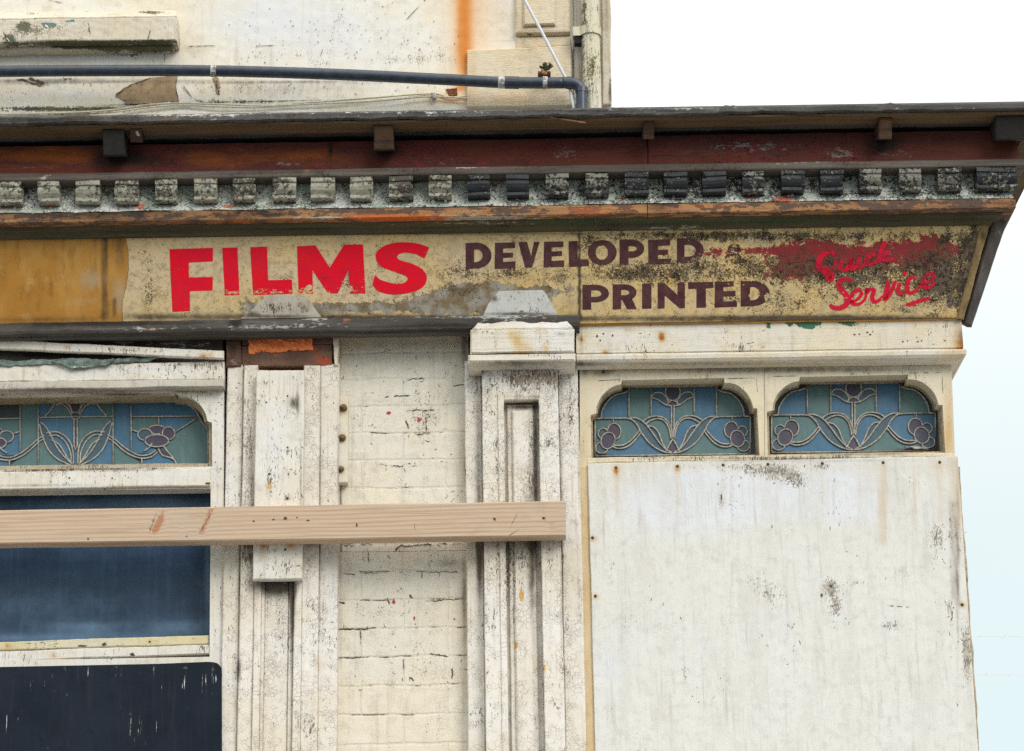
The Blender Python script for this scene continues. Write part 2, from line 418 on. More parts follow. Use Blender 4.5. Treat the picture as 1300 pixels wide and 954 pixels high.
def dentil_material(name, c, flake, amt):
    b = NB(name); nz = b.noise
    col = b.mix(b.ss(nz(60, 4), .4, .65), c, tuple(q*.7 for q in c))
    n = nz(95, 6, .72)+(nz(7, 3, off=(2, 2, 8))-.5)*.5+b.A('loss')*.3
    chip = b.ss(n, .66-amt, .68-amt); lip = b.ss(n, .62-amt, .66-amt)-chip
    col = b.mix(chip, col, b.mix(nz(130, 4), flake, tuple(q*.4 for q in flake)))
    col = b.mix(b.ss(nz(260, 5, .7), .60, .66)*.8, col, (.035, .03, .025))
    return b.out(col, .5, lip-chip*.5, dist=.002, strength=.9, spec=.4)
def glass_pane(name, c1, c2):
    b = NB(name); nz = b.noise; rnd = V(b, b.n('ShaderNodeNewGeometry').outputs['Random Per Island'])
    col = b.mix((b.ss(nz(28, 4, .6), .35, .65)*.5+rnd*.6).cl(), c1, c2); col = b.mix(rnd*.35, col, tuple(q*.55 for q in c1))
    col = b.mix(b.ss(nz(90, 4, .6, v=(1, 1, .12)), .5, .8)*.45, col, tuple(min(1, q*1.7+.03) for q in c1))
    col = b.mix(b.ss(nz(420, 4, .7), .48, .72)*.30, col, (.22, .25, .26))
    col = b.mix(b.ss(b.A('grime'), .1, .9), col, (.05, .04, .035))
    return b.out(col, .42, nz(70, 3), dist=.002, strength=.25, spec=.35)
def dirty_glass():
    b = NB('dusty_dark_blue_glass'); nz = b.noise
    col = b.mix(b.ss(nz(4, 3), .35, .65), (.018, .036, .068), (.028, .054, .098))
    X, Y, Z = b.xyz()
    st = nz(70, 4, .6, v=(1, 1, .05)); col = b.mix(b.ss(st, .48, .78)*.22, col, (.09, .14, .21))
    col = b.mix(b.ss(nz(60, 4, .6, v=(.05, 1, 1)), .5, .8)*.2, col, (.06, .09, .14))
    d = b.A('dust'); col = b.mix(b.ss(d+(nz(22, 5, .65)-.5)*.5, .0, 1.0, 0, .9), col, (.17, .28, .42))
    col = b.mix(b.ss(nz(350, 4, .7), .55, .75)*.35, col, (.12, .15, .19))
    return b.out(col, .28, spec=.22)
def plain(name, c, c2=None, scale=30, rough=.6, bump=.3, spec=.4, metal=0.0, v=(1, 1, 1)):
    b = NB(name); n = b.noise(scale, 5, .65, v=v)
    col = b.mix(b.ss(n, .35, .68), c, c2 or tuple(q*.6 for q in c))
    gm = (b.A('grime')*(.4+1.2*b.noise(60, 4, .7))).cl(); col = b.mix(b.ss(gm, .1, .9, 0, .9), col, (.05, .04, .03))
    pt = b.ss(b.A('patch')+(b.noise(120, 5, .7)-.5)*1.2, .45, .52); col = b.mix(pt, col, (.72, .70, .66))
    return b.out(col, rough, b.noise(scale*5, 4, .6), dist=.001, strength=bump, spec=spec, metal=metal)
def amber_material():
    b = NB('varnished_amber_board'); nz = b.noise
    col = b.mix(b.ss(nz(7, 4, .6, v=(1, 1, .5)), .35, .65), (.40, .19, .036), (.50, .275, .075))
    col = b.mix(b.ss(nz(50, 4, .6, v=(1, 1, .08)), .46, .75)*.45, col, (.17, .085, .022))
    col = b.mix(b.ss(nz(16, 5, .7), .58, .70)*.30, col, (.55, .40, .20))
    col = b.mix(b.ss(b.A('pale')+(nz(25, 5, .7)-.5)*.7, .35, .9)*.7, col, (.40, .32, .22))
    col = b.mix(b.ss(nz(240, 5, .7), .62, .68)*.6, col, (.10, .06, .03))
    gm = (b.A('grime')*(.4+1.2*nz(45, 5, .7, v=(1, 1, .2)))).cl(); col = b.mix(b.ss(gm, .1, .9, 0, .92), col, (.055, .035, .022))
    return b.out(col, .55, nz(120, 4), dist=.001, strength=.4)
def timber_material():
    b = NB('fresh_sawn_softwood'); nz = b.noise
    wv = b.warp(.010, 8, (.035, 1, 1))
    X, Y, Z = b.xyz()
    ph = (Z-X*.006)*520+nz(2.2, 3, .5, v=(.35, 1, 1.6))*26+b.A('rust')*5
    ring = b.math('SINE', ph)*.5+.5; ring = ring*ring*(.15+nz(9, 3, v=(.2, 1, 3))*.8)+nz(95, 3, .5, vec=wv)*.4; fine = nz(260, 4, .6, v=(.02, 1, 1))
    col = b.mix(b.ss(ring, .2, 1.0), (.51, .39, .28), (.40, .28, .19)); col = b.mix(b.ss(fine, .48, .75)*.6, col, (.30, .20, .135))
    col = b.mix(b.ss(nz(7, 3), .45, .7)*.4, col, (.46, .38, .31))
    R = b.A('rust'); kn = b.ss(R+(nz(60, 3)-.5)*.35, .35, .75); col = b.mix(kn*.75, col, (.36, .13, .06))
    gm = (b.A('grime')*(.5+1.0*nz(70, 4, .7))).cl(); col = b.mix(b.ss(gm, .2, .8, 0, .85), col, (.12, .075, .05))
    col = b.mix(b.ss(nz(11, 5, .7, v=(.5, 1, 1)), .56, .72)*.3, col, (.30, .22, .16))
    return b.out(col, .7, fine*.7+ring*.5, dist=.0008, strength=.5)

M_crack = plain('crack_shadowed_gap', (.045, .035, .025), (.11, .08, .055), 160, .95, .3)
CREAM1, CREAM2 = (.68, .585, .43), (.66, .625, .55)
M_white = aged_paint('old_white_gloss_paint', (.70, .645, .545), (.72, .70, .65), speck=.8, streak=.5)
M_worn = aged_paint('badly_flaked_white_paint', (.71, .65, .545), (.755, .725, .675), under=(.15, .115, .08), speck=.75, streak=.45, craze=.4, bump=.9, off=(2, 0, 4))
M_entab = aged_paint('cream_white_moulding_paint', (.69, .61, .46), (.68, .65, .58), speck=.35, streak=.25, bands=.35, off=(6, 1, 3))
M_frame = aged_paint('cream_window_frame_paint', (.69, .60, .43), (.69, .63, .50), speck=.45, streak=.3, off=(1, 8, 3))
M_tan = aged_paint('tan_painted_stile', (.60, .44, .24), (.62, .50, .32), speck=.3, streak=.3, off=(1, 5, 3))
M_panel = aged_paint('chalky_pale_board_paint', (.69, .68, .625), (.68, .675, .64), under=(.20, .18, .15), speck=.38, streak=.40, grain=(1, 1, .45), bump=.6, off=(3, 3, 1), mottle=.45)
M_brick = aged_paint('painted_brickwork', (.735, .665, .535), (.72, .685, .595), under=(.10, .075, .05), speck=.35, streak=.25, grain=(1, 1, 1), brick=True, craze=.18, off=(9, 2, 1))
M_stucco = aged_paint('cream_stucco', (.74, .67, .53), (.77, .745, .665), under=(.16, .11, .06), speck=.12, streak=.15, grain=(1, 1, 1), rust=(.66, .185, .014), patch=(.33, .24, .14), off=(4, 7, 2))
M_quoin = aged_paint('warm_cream_quoin_stucco', (.66, .55, .38), (.66, .58, .44), speck=.1, streak=.12, grain=(1, 1, 1), rust=(.46, .13, .012), ripple=1.6, off=(5, 3, 2))
M_bead = aged_paint('dirty_bead_paint', (.42, .34, .22), (.50, .43, .31), under=(.06, .045, .03), speck=1.3, streak=.8, craze=.4, off=(7, 1, 1))
M_redboard = old_wood('dull_oxblood_boards', (.118, .032, .019), (.095, .033, .028), (.034, .016, .013), paint_c=(.150, .034, .032), paint_amt=.22, streaky=.9, patch=(.20, .185, .18), rust=(.25, .070, .018))
M_greywood = old_wood('weathered_grey_wood', (.085, .07, .06), (.15, .13, .11), (.04, .032, .028), patch=(.46, .44, .40))
M_roofedge = old_wood('weathered_roof_edge', (.060, .056, .054), (.105, .10, .096), (.02, .019, .018), patch=(.5, .49, .46), rust=(.20, .12, .05))
M_soffit = old_wood('brown_soffit_boards', (.15, .10, .055), (.10, .065, .035), (.04, .028, .02))
M_batten = old_wood('bare_orange_batten', (.38, .20, .09), (.25, .13, .065), (.12, .065, .04), paint_c=(.13, .085, .065), paint_amt=.42, patch=(.46, .42, .33), rust=(.50, .13, .035))
M_cove = old_wood('green_brown_moulding', (.10, .085, .048), (.06, .055, .034), (.03, .025, .018), patch=(.33, .30, .23))
M_sillwood = old_wood('slate_grey_sign_ledge', (.060, .054, .048), (.11, .10, .088), (.028, .024, .02), paint_c=(.26, .265, .24), paint_amt=-.25, patch=(.40, .42, .39))
M_redbrown = old_wood('exposed_red_brown_wood', (.12, .065, .045), (.17, .095, .07), (.05, .03, .022), patch=(.22, .17, .14), rust=(.33, .07, .03), along=(1, 1, 1), gscale=60)
M_bracket = old_wood('dark_bracket_wood', (.050, .030, .020), (.085, .05, .032), (.02, .014, .011), rust=(.16, .08, .035), patch=(.4, .38, .36))
M_flash2 = aged_paint('rusty_pink_flashing', (.46, .41, .34), (.54, .50, .43), under=(.10, .07, .05), speck=1.0, streak=.4, rust=(.22, .09, .04), patch=(.42, .40, .36), off=(7, 2, 6))
M_flash = aged_paint('pale_zinc_flashing', (.54, .565, .53), (.66, .655, .62), under=(.10, .08, .06), speck=.6, streak=.2, patch=(.55, .33, .26), off=(2, 2, 6))
M_orange = plain('broken_orange_brick', (.92, .28, .09), (.70, .16, .05), 90, .85, .9)
M_mitre = old_wood('yellow_corner_bead', (.26, .18, .08), (.17, .12, .06), (.08, .06, .03), along=(1, 1, .06), off=(2, 2, 2))
M_teal = plain('torn_teal_edge', (.19, .25, .22), (.09, .12, .10), 60, .8, .8)
M_sign = sign_material(); M_amber = amber_material(); M_frieze = frieze_material()
M_dent_w = dentil_material('chipped_cream_dentil', (.36, .345, .27), (.09, .075, .055), .085)
M_dent_k = dentil_material('black_dentil_paint', (.016, .019, .024), (.34, .33, .27), .02)
M_dent_m = dentil_material('black_dentil_flaking', (.016, .019, .024), (.27, .26, .21), .14)
M_red = letter_material('scarlet_letter_paint', (.74, .004, .018), (.64, .006, .030), hard=.45, worn=.035)
M_brown = letter_material('maroon_brown_letter_paint', (.062, .022, .026), (.105, .045, .045), hard=.15, worn=-.01)
M_faint = letter_material('faded_brown_letter_paint', (.062, .022, .026), (.105, .045, .045), worn=.16)
M_script = letter_material('crimson_script_paint', (.66, .008, .035), (.56, .012, .05), hard=.5, worn=.05)
M_timber = timber_material()
M_glass = dirty_glass()
M_pblue = glass_pane('blue_cathedral_glass', (.038, .125, .215), (.065, .17, .27))
M_pgreen = glass_pane('green_cathedral_glass', (.068, .145, .150), (.10, .185, .18))
M_pteal = glass_pane('dark_teal_glass', (.045, .09, .12), (.06, .11, .135))
M_pviolet = glass_pane('violet_glass', (.045, .045, .080), (.075, .05, .085))
M_pdark = glass_pane('dark_border_glass', (.035, .04, .05), (.05, .055, .065))
M_lead = plain('oxidised_lead', (.48, .445, .39), (.24, .22, .19), 160, .55, .4)
M_pipe = plain('navy_black_pipe', (.018, .026, .042), (.035, .048, .07), 40, .34, .15, spec=.5)
M_paintclip = plain('paint_spattered_clip', (.55, .53, .50), (.08, .08, .09), 90, .5, .4)
M_cable = plain('painted_cable', (.46, .42, .30), (.60, .56, .45), 60, .6, .3)
M_cord = plain('white_cord', (.62, .64, .66), (.55, .57, .60), 60, .5, .2)
M_dpipe = aged_paint('mossy_cream_downpipe', (.62, .57, .42), (.64, .62, .53), under=(.085, .08, .03), speck=1.25, streak=.9, grain=(1, 1, .3), off=(8, 3, 2))
M_navy = aged_paint('navy_painted_board', (.008, .013, .022), (.013, .019, .030), under=(.30, .30, .30), speck=.35, streak=.06, grain=(1, 1, .05), off=(3, 6, 2))
M_black = plain('dark_void', (.012, .011, .010), (.02, .018, .016), 30, .9, .2)
M_screw = plain('rusted_screw', (.10, .045, .02), (.05, .025, .015), 200, .7, .5)
M_hole = plain('hole_black', (.008, .007, .006), (.012, .01, .009), 100, .9, .1)
M_felt = plain('grey_roof_felt', (.10, .10, .10), (.16, .16, .155), 60, .9, .8)
M_side = aged_paint('grey_render', (.45, .42, .36), (.5, .47, .42), off=(1, 1, 9))
M_leaf = plain('weed_leaf', (.07, .075, .03), (.11, .08, .04), 90, .7, .2)
M_terra = plain('terracotta_fragment', (.40, .17, .10), (.30, .12, .07), 90, .8, .4)
M_wire = plain('galvanised_wire', (.62, .64, .66), (.55, .57, .60), 40, .5, .1)
M_pave = plain('pavement_slabs', (.40, .39, .365), (.33, .32, .30), 6, .85, .5)
M_road = plain('asphalt', (.055, .055, .055), (.04, .04, .042), 30, .9, .6)
M_kerb = plain('kerb_stone', (.30, .29, .28), (.24, .235, .23), 10, .85, .5)
M_vin = plain('dark_interior', (.02, .02, .02), (.015, .015, .015), 5, .9, .1)
M_bare = plain('exposed_brown_render', (.36, .26, .155), (.25, .17, .10), 45, .9, .8)
M_edge = old_wood('dark_corner_board', (.075, .065, .058), (.12, .11, .105), (.03, .026, .022), patch=(.3, .29, .27), along=(1, 1, .06))
# ------------------------------------------------------------------ shape helpers
def cr(pts, n=6, closed=False):
    P = [Vector((p[0], p[1], 0)) for p in pts]; out = []; N = len(P)
    for i in range(N if closed else N-1):
        g = (lambda k: P[k % N]) if closed else (lambda k: P[max(0, min(N-1, k))])
        a, b, c, d = g(i-1), g(i), g(i+1), g(i+2)
        for k in range(n):
            t = k/n
            q = .5*((2*b)+(c-a)*t+(2*a-5*b+4*c-d)*t*t+(3*b-a-3*c+d)*t**3); out.append((q.x, q.y))
    if not closed: out.append((P[-1].x, P[-1].y))
    return out
def ell(cx, cy, rx, ry, n=22, rot=0):
    c, s = math.cos(rot), math.sin(rot)
    return [(cx+rx*math.cos(a)*c-ry*math.sin(a)*s, cy+rx*math.cos(a)*s+ry*math.sin(a)*c) for a in (2*math.pi*k/n for k in range(n))]
def rect(x0, y0, x1, y1, sl=-.015): return [(x0, y0), (x1, y0+sl*(x1-x0)), (x1, y1+sl*(x1-x0)), (x0, y1)]
def vplate(M, x0, x1, ytop, ybot, Y, th, yr=None, **k):
    # upright strip: measured left/right at row yr, running from ytop (and to the ground when ybot is None)
    yr = yr or 650; a, b = XX(x0, yr, Y), XX(x1, yr, Y); zt = ZY(ytop, Y, (x0+x1)/2); zb = 0.02 if ybot is None else ZY(ybot, Y, (x0+x1)/2)
    return M.plate((a, Y, zt), (b, Y, zt), (b, Y, zb), (a, Y, zb), th, **k)
def disc(M, px, py, Y, r, h=.003, n=9):
    c = W(px, py, Y); a = [M.v((c.x+r*math.cos(2*math.pi*k/n)*random.uniform(.85, 1.1), Y, c.z+r*math.sin(2*math.pi*k/n)*random.uniform(.85, 1.1))) for k in range(n)]
    t = [M.v((c.x+(M.V[i].x-c.x)*.6, Y-h, c.z+(M.V[i].z-c.z)*.6)) for i in a]
    for k in range(n): M.f((a[k], a[(k+1) % n], t[(k+1) % n], t[k]))
    M.f(t)

BX, XC, XW = -3.6, 1.150, 1.176
ZS, ZR = 4.2626, 4.2840
# ------------------------------------------------------------------ ground
def sheet(name, x0, x1, y0, y1, z, m):
    M = Mesh(); a = [M.v(p) for p in ((x0, y0, z), (x1, y0, z), (x1, y1, z), (x0, y1, z))]; M.f(a)
    return tag(build(name, M, m), kind='structure')
sheet('ground', -400, 400, -400, 400, -.13, M_road)
sheet('road', -400, 400, -9.5, -2.6, -.126, M_road)
M = Mesh(); M.box(-60, 60, -2.45, 14, -.126, 0); tag(build('pavement', M, M_pave), kind='structure')
M = Mesh(); M.box(-60, 60, -2.6, -2.452, -.126, .002); tag(build('kerb', M, M_kerb), kind='structure')

# ------------------------------------------------------------------ the shop
shop = thing('shop_building', (-.2, 0, 0), 'derelict single storey shopfront with peeling cream pilasters, dentil cornice and stained glass', 'shop')
# body behind the front
M = Mesh(); M.box(BX, XW-.012, .135, 3.0, 0, ZS-.004); build('side_wall', M, M_side, shop)
M = Mesh(); M.box(XW-.012, XW+.004, .034, .9, 0, ZY(588, 0, 1216)); M2 = Mesh()
M2.plate((XW-.01, .026, ZY(588, 0, 1216)), (XW+.004, .026, ZY(588, 0, 1216)), (XW+.004, .026, .02), (XW-.01, .026, .02), .2, L=.02, jit=.004, fr=14)
build('side_board', M2, M_bead, shop)
# frieze + cornice, bottom to top
zb_s, zt_s, ot = ZY(413, -.045), ZY(294, -.12), .120
z_mo = ZY(278, -.17); z_ba = ZY(261, -.185)
M = Mesh(); M.sweep([(0, zt_s-.002), (ot+.012, zt_s-.002), (ot+.018, zt_s+.010), (ot+.026, zt_s+.012), (ot+.034, z_mo-.004), (ot+.040, z_mo+.001), (0, z_mo+.001)], BX, XC, jit=.0012)
build('cove_moulding', M, M_cove, shop, dict(patch=[(620, 283, 120, 3, .5), (860, 290, 60, 3, .5), (20, 298, 120, 3, .3)], moss=[(710, 280, 60, 6, .8), (860, 282, 130, 6, .6), (1000, 282, 50, 5, .7), (470, 285, 80, 5, .5)]))
XS = XX(822, 265, -.185)
bf = dict(rust=[(600, 270, 90, 8, .35), (760, 268, 50, 8, .5), (470, 276, 40, 4, .7), (520, 277, 60, 3, .8), (900, 262, 60, 8, .45), (300, 282, 20, 4, .6)],
          patch=[(620, 276, 90, 2.5, .8), (90, 287, 120, 3, .6), (400, 277, 60, 2, .6), (1180, 262, 40, 5, .2)], grime=[(120, 272, 170, 12, .55), (330, 270, 60, 10, .45), (840, 262, 25, 10, .5), (1290, 262, 12, 20, .4)])
M = Mesh(); M.sweep([(.1, z_mo+.0015), (.183, z_mo+.0015), (.187, z_mo+.004), (.187, z_ba-.004), (.18, z_ba), (.1, z_ba)], BX, XS-.001, ret=False, jit=.0014)
build('batten', M, M_batten, shop, bf)
M = Mesh(); M.sweep([(.1, z_mo+.0015), (.184, z_mo+.0015), (.188, z_mo+.004), (.188, z_ba-.004), (.18, z_ba), (.1, z_ba)], XS+.001, XC, jit=.0014)
build('batten', M, M_batten, shop, bf)
z_fi0, z_fi1 = ZY(220.5, -.215), ZY(212, -.215)
M = Mesh(); FR = M; zz = lambda t: z_ba+(z_fi0-z_ba)*t
M.sweep([(.08, z_ba+.0005), (.184, z_ba+.0005), (.181, zz(.12)), (.173, zz(.26)), (.166, zz(.42)), (.163, zz(.6)), (.163, z_fi0), (.08, z_fi0)], BX, XC, L=.008, jit=.0022, fr=16)
dk = [(593+49.7*k-14, 236-.015*(593+49.7*k-650), 7, 8, .12) for k in range(0, 14)]
# dentils: a scooped block under a little cap
def dentil_mesh(x0, wd, full=True):
    M = Mesh(); s = .00218
    prof = [(.164, z_fi0-.0006), (.213, z_fi0-.0006), (.213, z_fi0-6*s), (.2085, z_fi0-7*s), (.2100, z_fi0-9*s), (.2115, z_fi0-12*s), (.2085, z_fi0-16*s), (.202, z_fi0-19*s), (.1985, z_fi0-21*s),
            (.2035, z_fi0-22*s), (.2035, z_fi0-25.5*s), (.200, z_fi0-26.5*s), (.164, z_fi0-26.5*s)]
    n = 6; rs = []
    for k in range(n+1):
        x = x0+wd*k/n
        rs.append([M.v(Vector((x, -o, z))+mn.noise_vector(Vector((x*17, o*40, z*17)))*.0030) for o, z in prof])
    m = len(prof)
    for a, b in zip(rs, rs[1:]):
        for i in range(m): M.f((a[i], a[(i+1) % m], b[(i+1) % m], b[i]))
    M.f(rs[0]); M.f(list(reversed(rs[-1])))
    for _ in range(random.choice((0, 1, 1, 2, 3))):        # knocked corners
        e = random.choice((rs[0], rs[-1])); j = random.choice((2, 3, 5, 9, 10)); dxx = (.005 if e is rs[0] else -.005)*random.uniform(.6, 1.8)
        for jj in (j, j+1): M.V[e[jj]] = M.V[e[jj]]+Vector((dxx, random.uniform(.002, .007), random.uniform(-.001, .002)))
    return M
for k in range(-16, 26):
    px = 47+49.7*k; row = 232-.015*px
    x0 = XX(px, row, -.21)+random.uniform(-.002, .002); wd = XX(px+29, row, -.21)-XX(px, row, -.21)+random.uniform(-.003, .003)
    if k == 25: x0 = XC+.163-.02; wd = .05
    mt = M_dent_w if k <= 10 else (M_dent_k if k in (11, 12, 17, 19) else M_dent_m)
    fld = dict(loss=[(px+15, row+4, 20, 8, random.uniform(-.1, .35))])
    o = build('dentil', dentil_mesh(x0, wd), mt, shop, fld)
    if k == 11: o['label'] = 'glossy black dentil block beside the last cream one'
random.seed(5)
for k in range(190):
    x = random.uniform(-.2, XC+.12) if k < 130 else random.uniform(-1.45, -.2); t = random.random()
    zz_ = z_ba+.004+(z_fi0-z_ba-.010)*t; o = .184-.021*min(1, t*2)
    flake(FR, Vector((x, -o-.001, zz_)), (random.gauss(0, .25), -1, random.gauss(-.2, .3)), random.uniform(.006, .017), random.uniform(.002, .008))
build('frieze', FR, M_frieze, shop, dict(loss=[(60, 262, 100, 14, -.2), (520, 250, 110, 12, -.25), (850, 240, 160, 22, .22), (1050, 235, 120, 20, .12), (1200, 235, 90, 20, .12), (60, 240, 60, 10, .2)],
      pink=[(5, 263, 14, 3, .9), (65, 262, 9, 3, .9), (178, 262, 12, 6, .8), (204, 258, 9, 4, 1), (290, 262, 16, 3, .9), (953, 249, 12, 5, 1), (990, 254, 12, 4, 1.1), (652, 249, 12, 3, 1), (790, 253, 6, 4, .8), (340, 258, 8, 2.5, .8), (480, 249, 8, 2.5, .7), (1000, 253, 10, 3, 1), (370, 258, 12, 2, .5)],
      dark=[(700, 232, 8, 7, .9), (735, 228, 8, 7, .6)], grime=[(35, 245, 8, 14, .5), (85, 243, 8, 14, .35), (720, 235, 10, 9, .5), (770, 233, 10, 9, .5), (980, 225, 12, 8, .6)]))
M = Mesh(); M.plate((XX(690, 150, -.30), -.300, ZY(147.5, -.30, 690)), (XX(744, 155, -.30), -.300, ZY(154.5, -.30, 744)), (XX(744, 155, -.30), -.300, ZY(156, -.30, 744)), (XX(690, 150, -.30), -.300, ZY(149, -.30, 690)), .004, L=.01, ch=.0005, jit=.002, fr=10); build('splinter', M, M_batten, shop)
M = Mesh(); M.sweep([(.1, z_fi0), (.216, z_fi0), (.218, z_fi0+.003), (.217, z_fi1), (.1, z_fi1)], BX, XC, jit=.0014)
build('fillet', M, M_greywood, shop, dict(patch=[(55, 226, 8, 5, .8), (600, 212, 25, 3, .5), (1000, 205, 60, 4, .4), (700, 214, 120, 2, .4)], rust=[(390, 216, 5, 4, .6), (590, 217, 6, 4, .6), (1050, 205, 200, 8, .2)], grime=[(300, 217, 500, 6, .25)]))
XS2 = XX(822, 190, -.2)
rf = dict(rust=[(60, 198, 90, 14, .75), (280, 200, 80, 16, .6), (400, 198, 60, 14, .5), (600, 190, 60, 8, .3), (900, 195, 60, 8, .35)], patch=[(715, 196, 20, 11, .45), (1066, 196, 20, 8, .6), (960, 186, 60, 8, .22), (240, 190, 120, 14, .16), (1130, 196, 40, 5, .4), (360, 208, 25, 2, .7), (950, 185, 60, 8, .3), (560, 205, 40, 6, .3), (40, 212, 60, 3, .3)],
          grime=[(30, 206, 60, 6, .4), (200, 205, 40, 14, .35), (490, 193, 22, 10, .7), (150, 200, 40, 12, .7), (1120, 185, 22, 12, .8), (650, 172, 700, 8, .5), (420, 190, 4, 12, .7), (1240, 185, 60, 14, .4)], loss=[(500, 190, 250, 30, -.15)])  # full-width top band is the soffit's deep shade put into the colour
M = Mesh(); M.sweep([(.1, z_fi1), (.200, z_fi1), (.200, ZS-.018), (.1, ZS-.018)], BX, XS2-.0012, ret=False, jit=.002)
build('fascia_board', M, M_redboard, shop, rf)
M = Mesh(); M.sweep([(.1, z_fi1), (.203, z_fi1), (.203, ZS-.015), (.1, ZS-.015)], XS2+.0012, XC, jit=.002)
build('fascia_board', M, M_redboard, shop, rf)
# roof slab with its ragged felted edge
M = Mesh(); M.sweep([(.0, ZS), (.300, ZS), (.312, ZS+.002), (.313, ZR-.006), (.309, ZR-.001), (.295, ZR+.001), (.0, ZR+.001)], BX, XC, L=.006, jit=.0042, fr=19, back=2.6)
build('roof_edge', M, M_roofedge, shop, dict(rust=[(200, 150, 260, 5, .35)], grime=[(60, 152, 120, 8, .5), (700, 141, 60, 4, .4)], patch=[(560, 143, 200, 2, .5), (250, 146, 120, 2, .6), (1000, 138, 300, 2, .4)]))
M = Mesh(); M.box(BX, XC+.30, -.295, 2.8, ZR+.0012, ZR+.006); build('roof', M, M_felt, shop)
M = Mesh(); M.box(BX, XC+.302, -.298, -.232, ZS-.006, ZS-.0008); M.box(XC+.232, XC+.302, -.2315, 2.4, ZS-.006, ZS-.0008); build('soffit', M, M_soffit, shop)
for (a, b, bot, dk_) in ((133, 160, 196, 1), (167, 182, 180, 0), (475, 500, 189, 0), (816, 830, 176, 0), (1114, 1131, 176, 0), (1262, 1300, 176, 1)):
    M = Mesh(); x0, x1 = XX(a, 165, -.25), XX(b, 165, -.25); zz0 = ZY(bot, -.27, (a+b)/2)
    M.plate((x0, -.284, ZS-.0062), (x1, -.284, ZS-.0062), (x1, -.262, zz0), (x0, -.262, zz0), .075, L=.01, jit=.0015, fr=20)
    build('soffit_bracket', M, M_black if dk_ else M_bracket, shop, dict(patch=[((a+b)/2, 170, 1.5, 1.5, 1.0)], rust=[((a+b)/2+2, 158, 5, 8, .4)]))
# backing board of the sign (its bare end is the amber panel)
M = Mesh(); M.sweep([(0, zb_s-.001), (.0405, zb_s-.001), (.0415, zb_s), (ot-.0035, zt_s-.001), (0, zt_s-.001)], BX, XC-.004, L=.010, jit=.0008)
build('amber_panel', M, M_amber, shop, dict(pale=[(115, 355, 25, 25, .7), (100, 385, 30, 8, .5), (152, 375, 14, 30, .8), (30, 395, 60, 6, .4)],
      grime=[(133, 300, 133, 400, 5, .75), (152, 320, 9, 30, .55), (60, 302, 90, 5, .5), (60, 407, 120, 6, .5), (122, 300, 122, 345, 3, .5), (145, 380, 145, 400, 4, .6)]))  # dirty seam streaks; strip along the top is the moulding's shadow painted in
XL = XX(736, 408, -.06)
M = Mesh(); za, zb2 = ZY(399, -.066), ZY(417.5, -.066)
M.sweep([(.02, zb2-.004), (.050, zb2-.004), (.052, zb2+.002), (.068, zb2+.003), (.072, zb2+.012), (.069, za-.012), (.060, za-.002), (.048, za), (.02, za)], BX, XL, ret=False, jit=.0022, fr=10)
build('sign_ledge', M, M_sillwood, shop, dict(patch=[(500, 399, 100, 5, .75), (640, 402, 60, 5, .6), (400, 404, 20, 5, .7), (330, 415, 90, 3, .6), (30, 417, 60, 2, .6), (180, 418, 40, 2, .5), (520, 416, 100, 1.5, .5)], grime=[(60, 412, 100, 6, .5), (200, 410, 120, 5, .5), (300, 405, 8, 12, .7), (560, 412, 60, 4, .5)], rust=[(440, 407, 5, 4, .7), (170, 418, 80, 2, .3)]))
# cream entablature over the boarded bay
M = Mesh(); E = lambda y: ZY(y, -.035)
x0 = XX(731.5, 430, -.035)
M.sweep([(-.01, E(413.6)), (.030, E(413.6)), (.0335, E(415)), (.0335, E(449.6)), (.0300, E(450.2)), (.0300, E(451.4)), (.037, E(452.2)), (.0405, E(454.6)), (.0390, E(459)), (.032, E(462)), (.020, E(463.4)), (.016, E(464.6)), (-.01, E(465))], x0, XC+.018, L=.007, jit=.0009, back=2)
spots = [(738, 430, 4, 4, 1.6), (840, 427, 5, 5, 1.9), (840, 432, 3, 6, .6), (769, 447, 5, 4, 1.3), (800, 418, 7, 4, .6), (1219, 425, 8, 26, .75), (1205, 450, 14, 6, .45), (1150, 425, 20, 20, .2), (998, 424, 3, 2, .5), (1222, 440, 5, 12, 1.1)]
build('entablature', M, aged_paint('cream_moulding_with_green_flecks', (.69, .61, .46), (.68, .65, .58), speck=.4, streak=.25, patch=(.05, .15, .10), bands=.35, off=(6, 1, 3)), shop, cY=-.0344,
      fields=dict(rust=spots, patch=[(824, 415, 9, 3, 1.2), (975, 413, 7, 3.5, 1.3), (1026, 412, 22, 4.2, 1.6), (1078, 411, 15, 3.5, 1.3), (1000, 411, 6, 3, .9)], crack=hairs(40, 740, 1215, 418, 446, upright=.1, seed=11, dots=.5)+[(758, 427, 2, 2, .8), (766, 424, 1.6, 1.6, .8), (778, 426, 1.6, 1.6, .8), (762, 432, 1.5, 1.5, .6), (1085, 425, 2, 1.2, .55), (1091, 424.5, 1.4, 1.2, .55), (1101, 422, 2, 1.2, .6), (1105, 425, 2.4, 1.4, .6), (1108, 421, 1.2, 1.2, .6), (1146, 434, 1.6, 1.6, .8), (1152, 433, 1.2, 1, .8), (1165, 434, 2, 1.2, .5), (1170, 433, 1.4, 1.2, .5)],
      grime=[(737, 435, 2, 28, .5), (900, 462, 200, 3, .35), (740, 463, 30, 4, .4), (1222, 430, 3, 24, .4)], loss=[(1210, 415, 14, 6, .3), (800, 417, 12, 2, .3)]))  # dark line beneath the roll is dirt and painted shade together
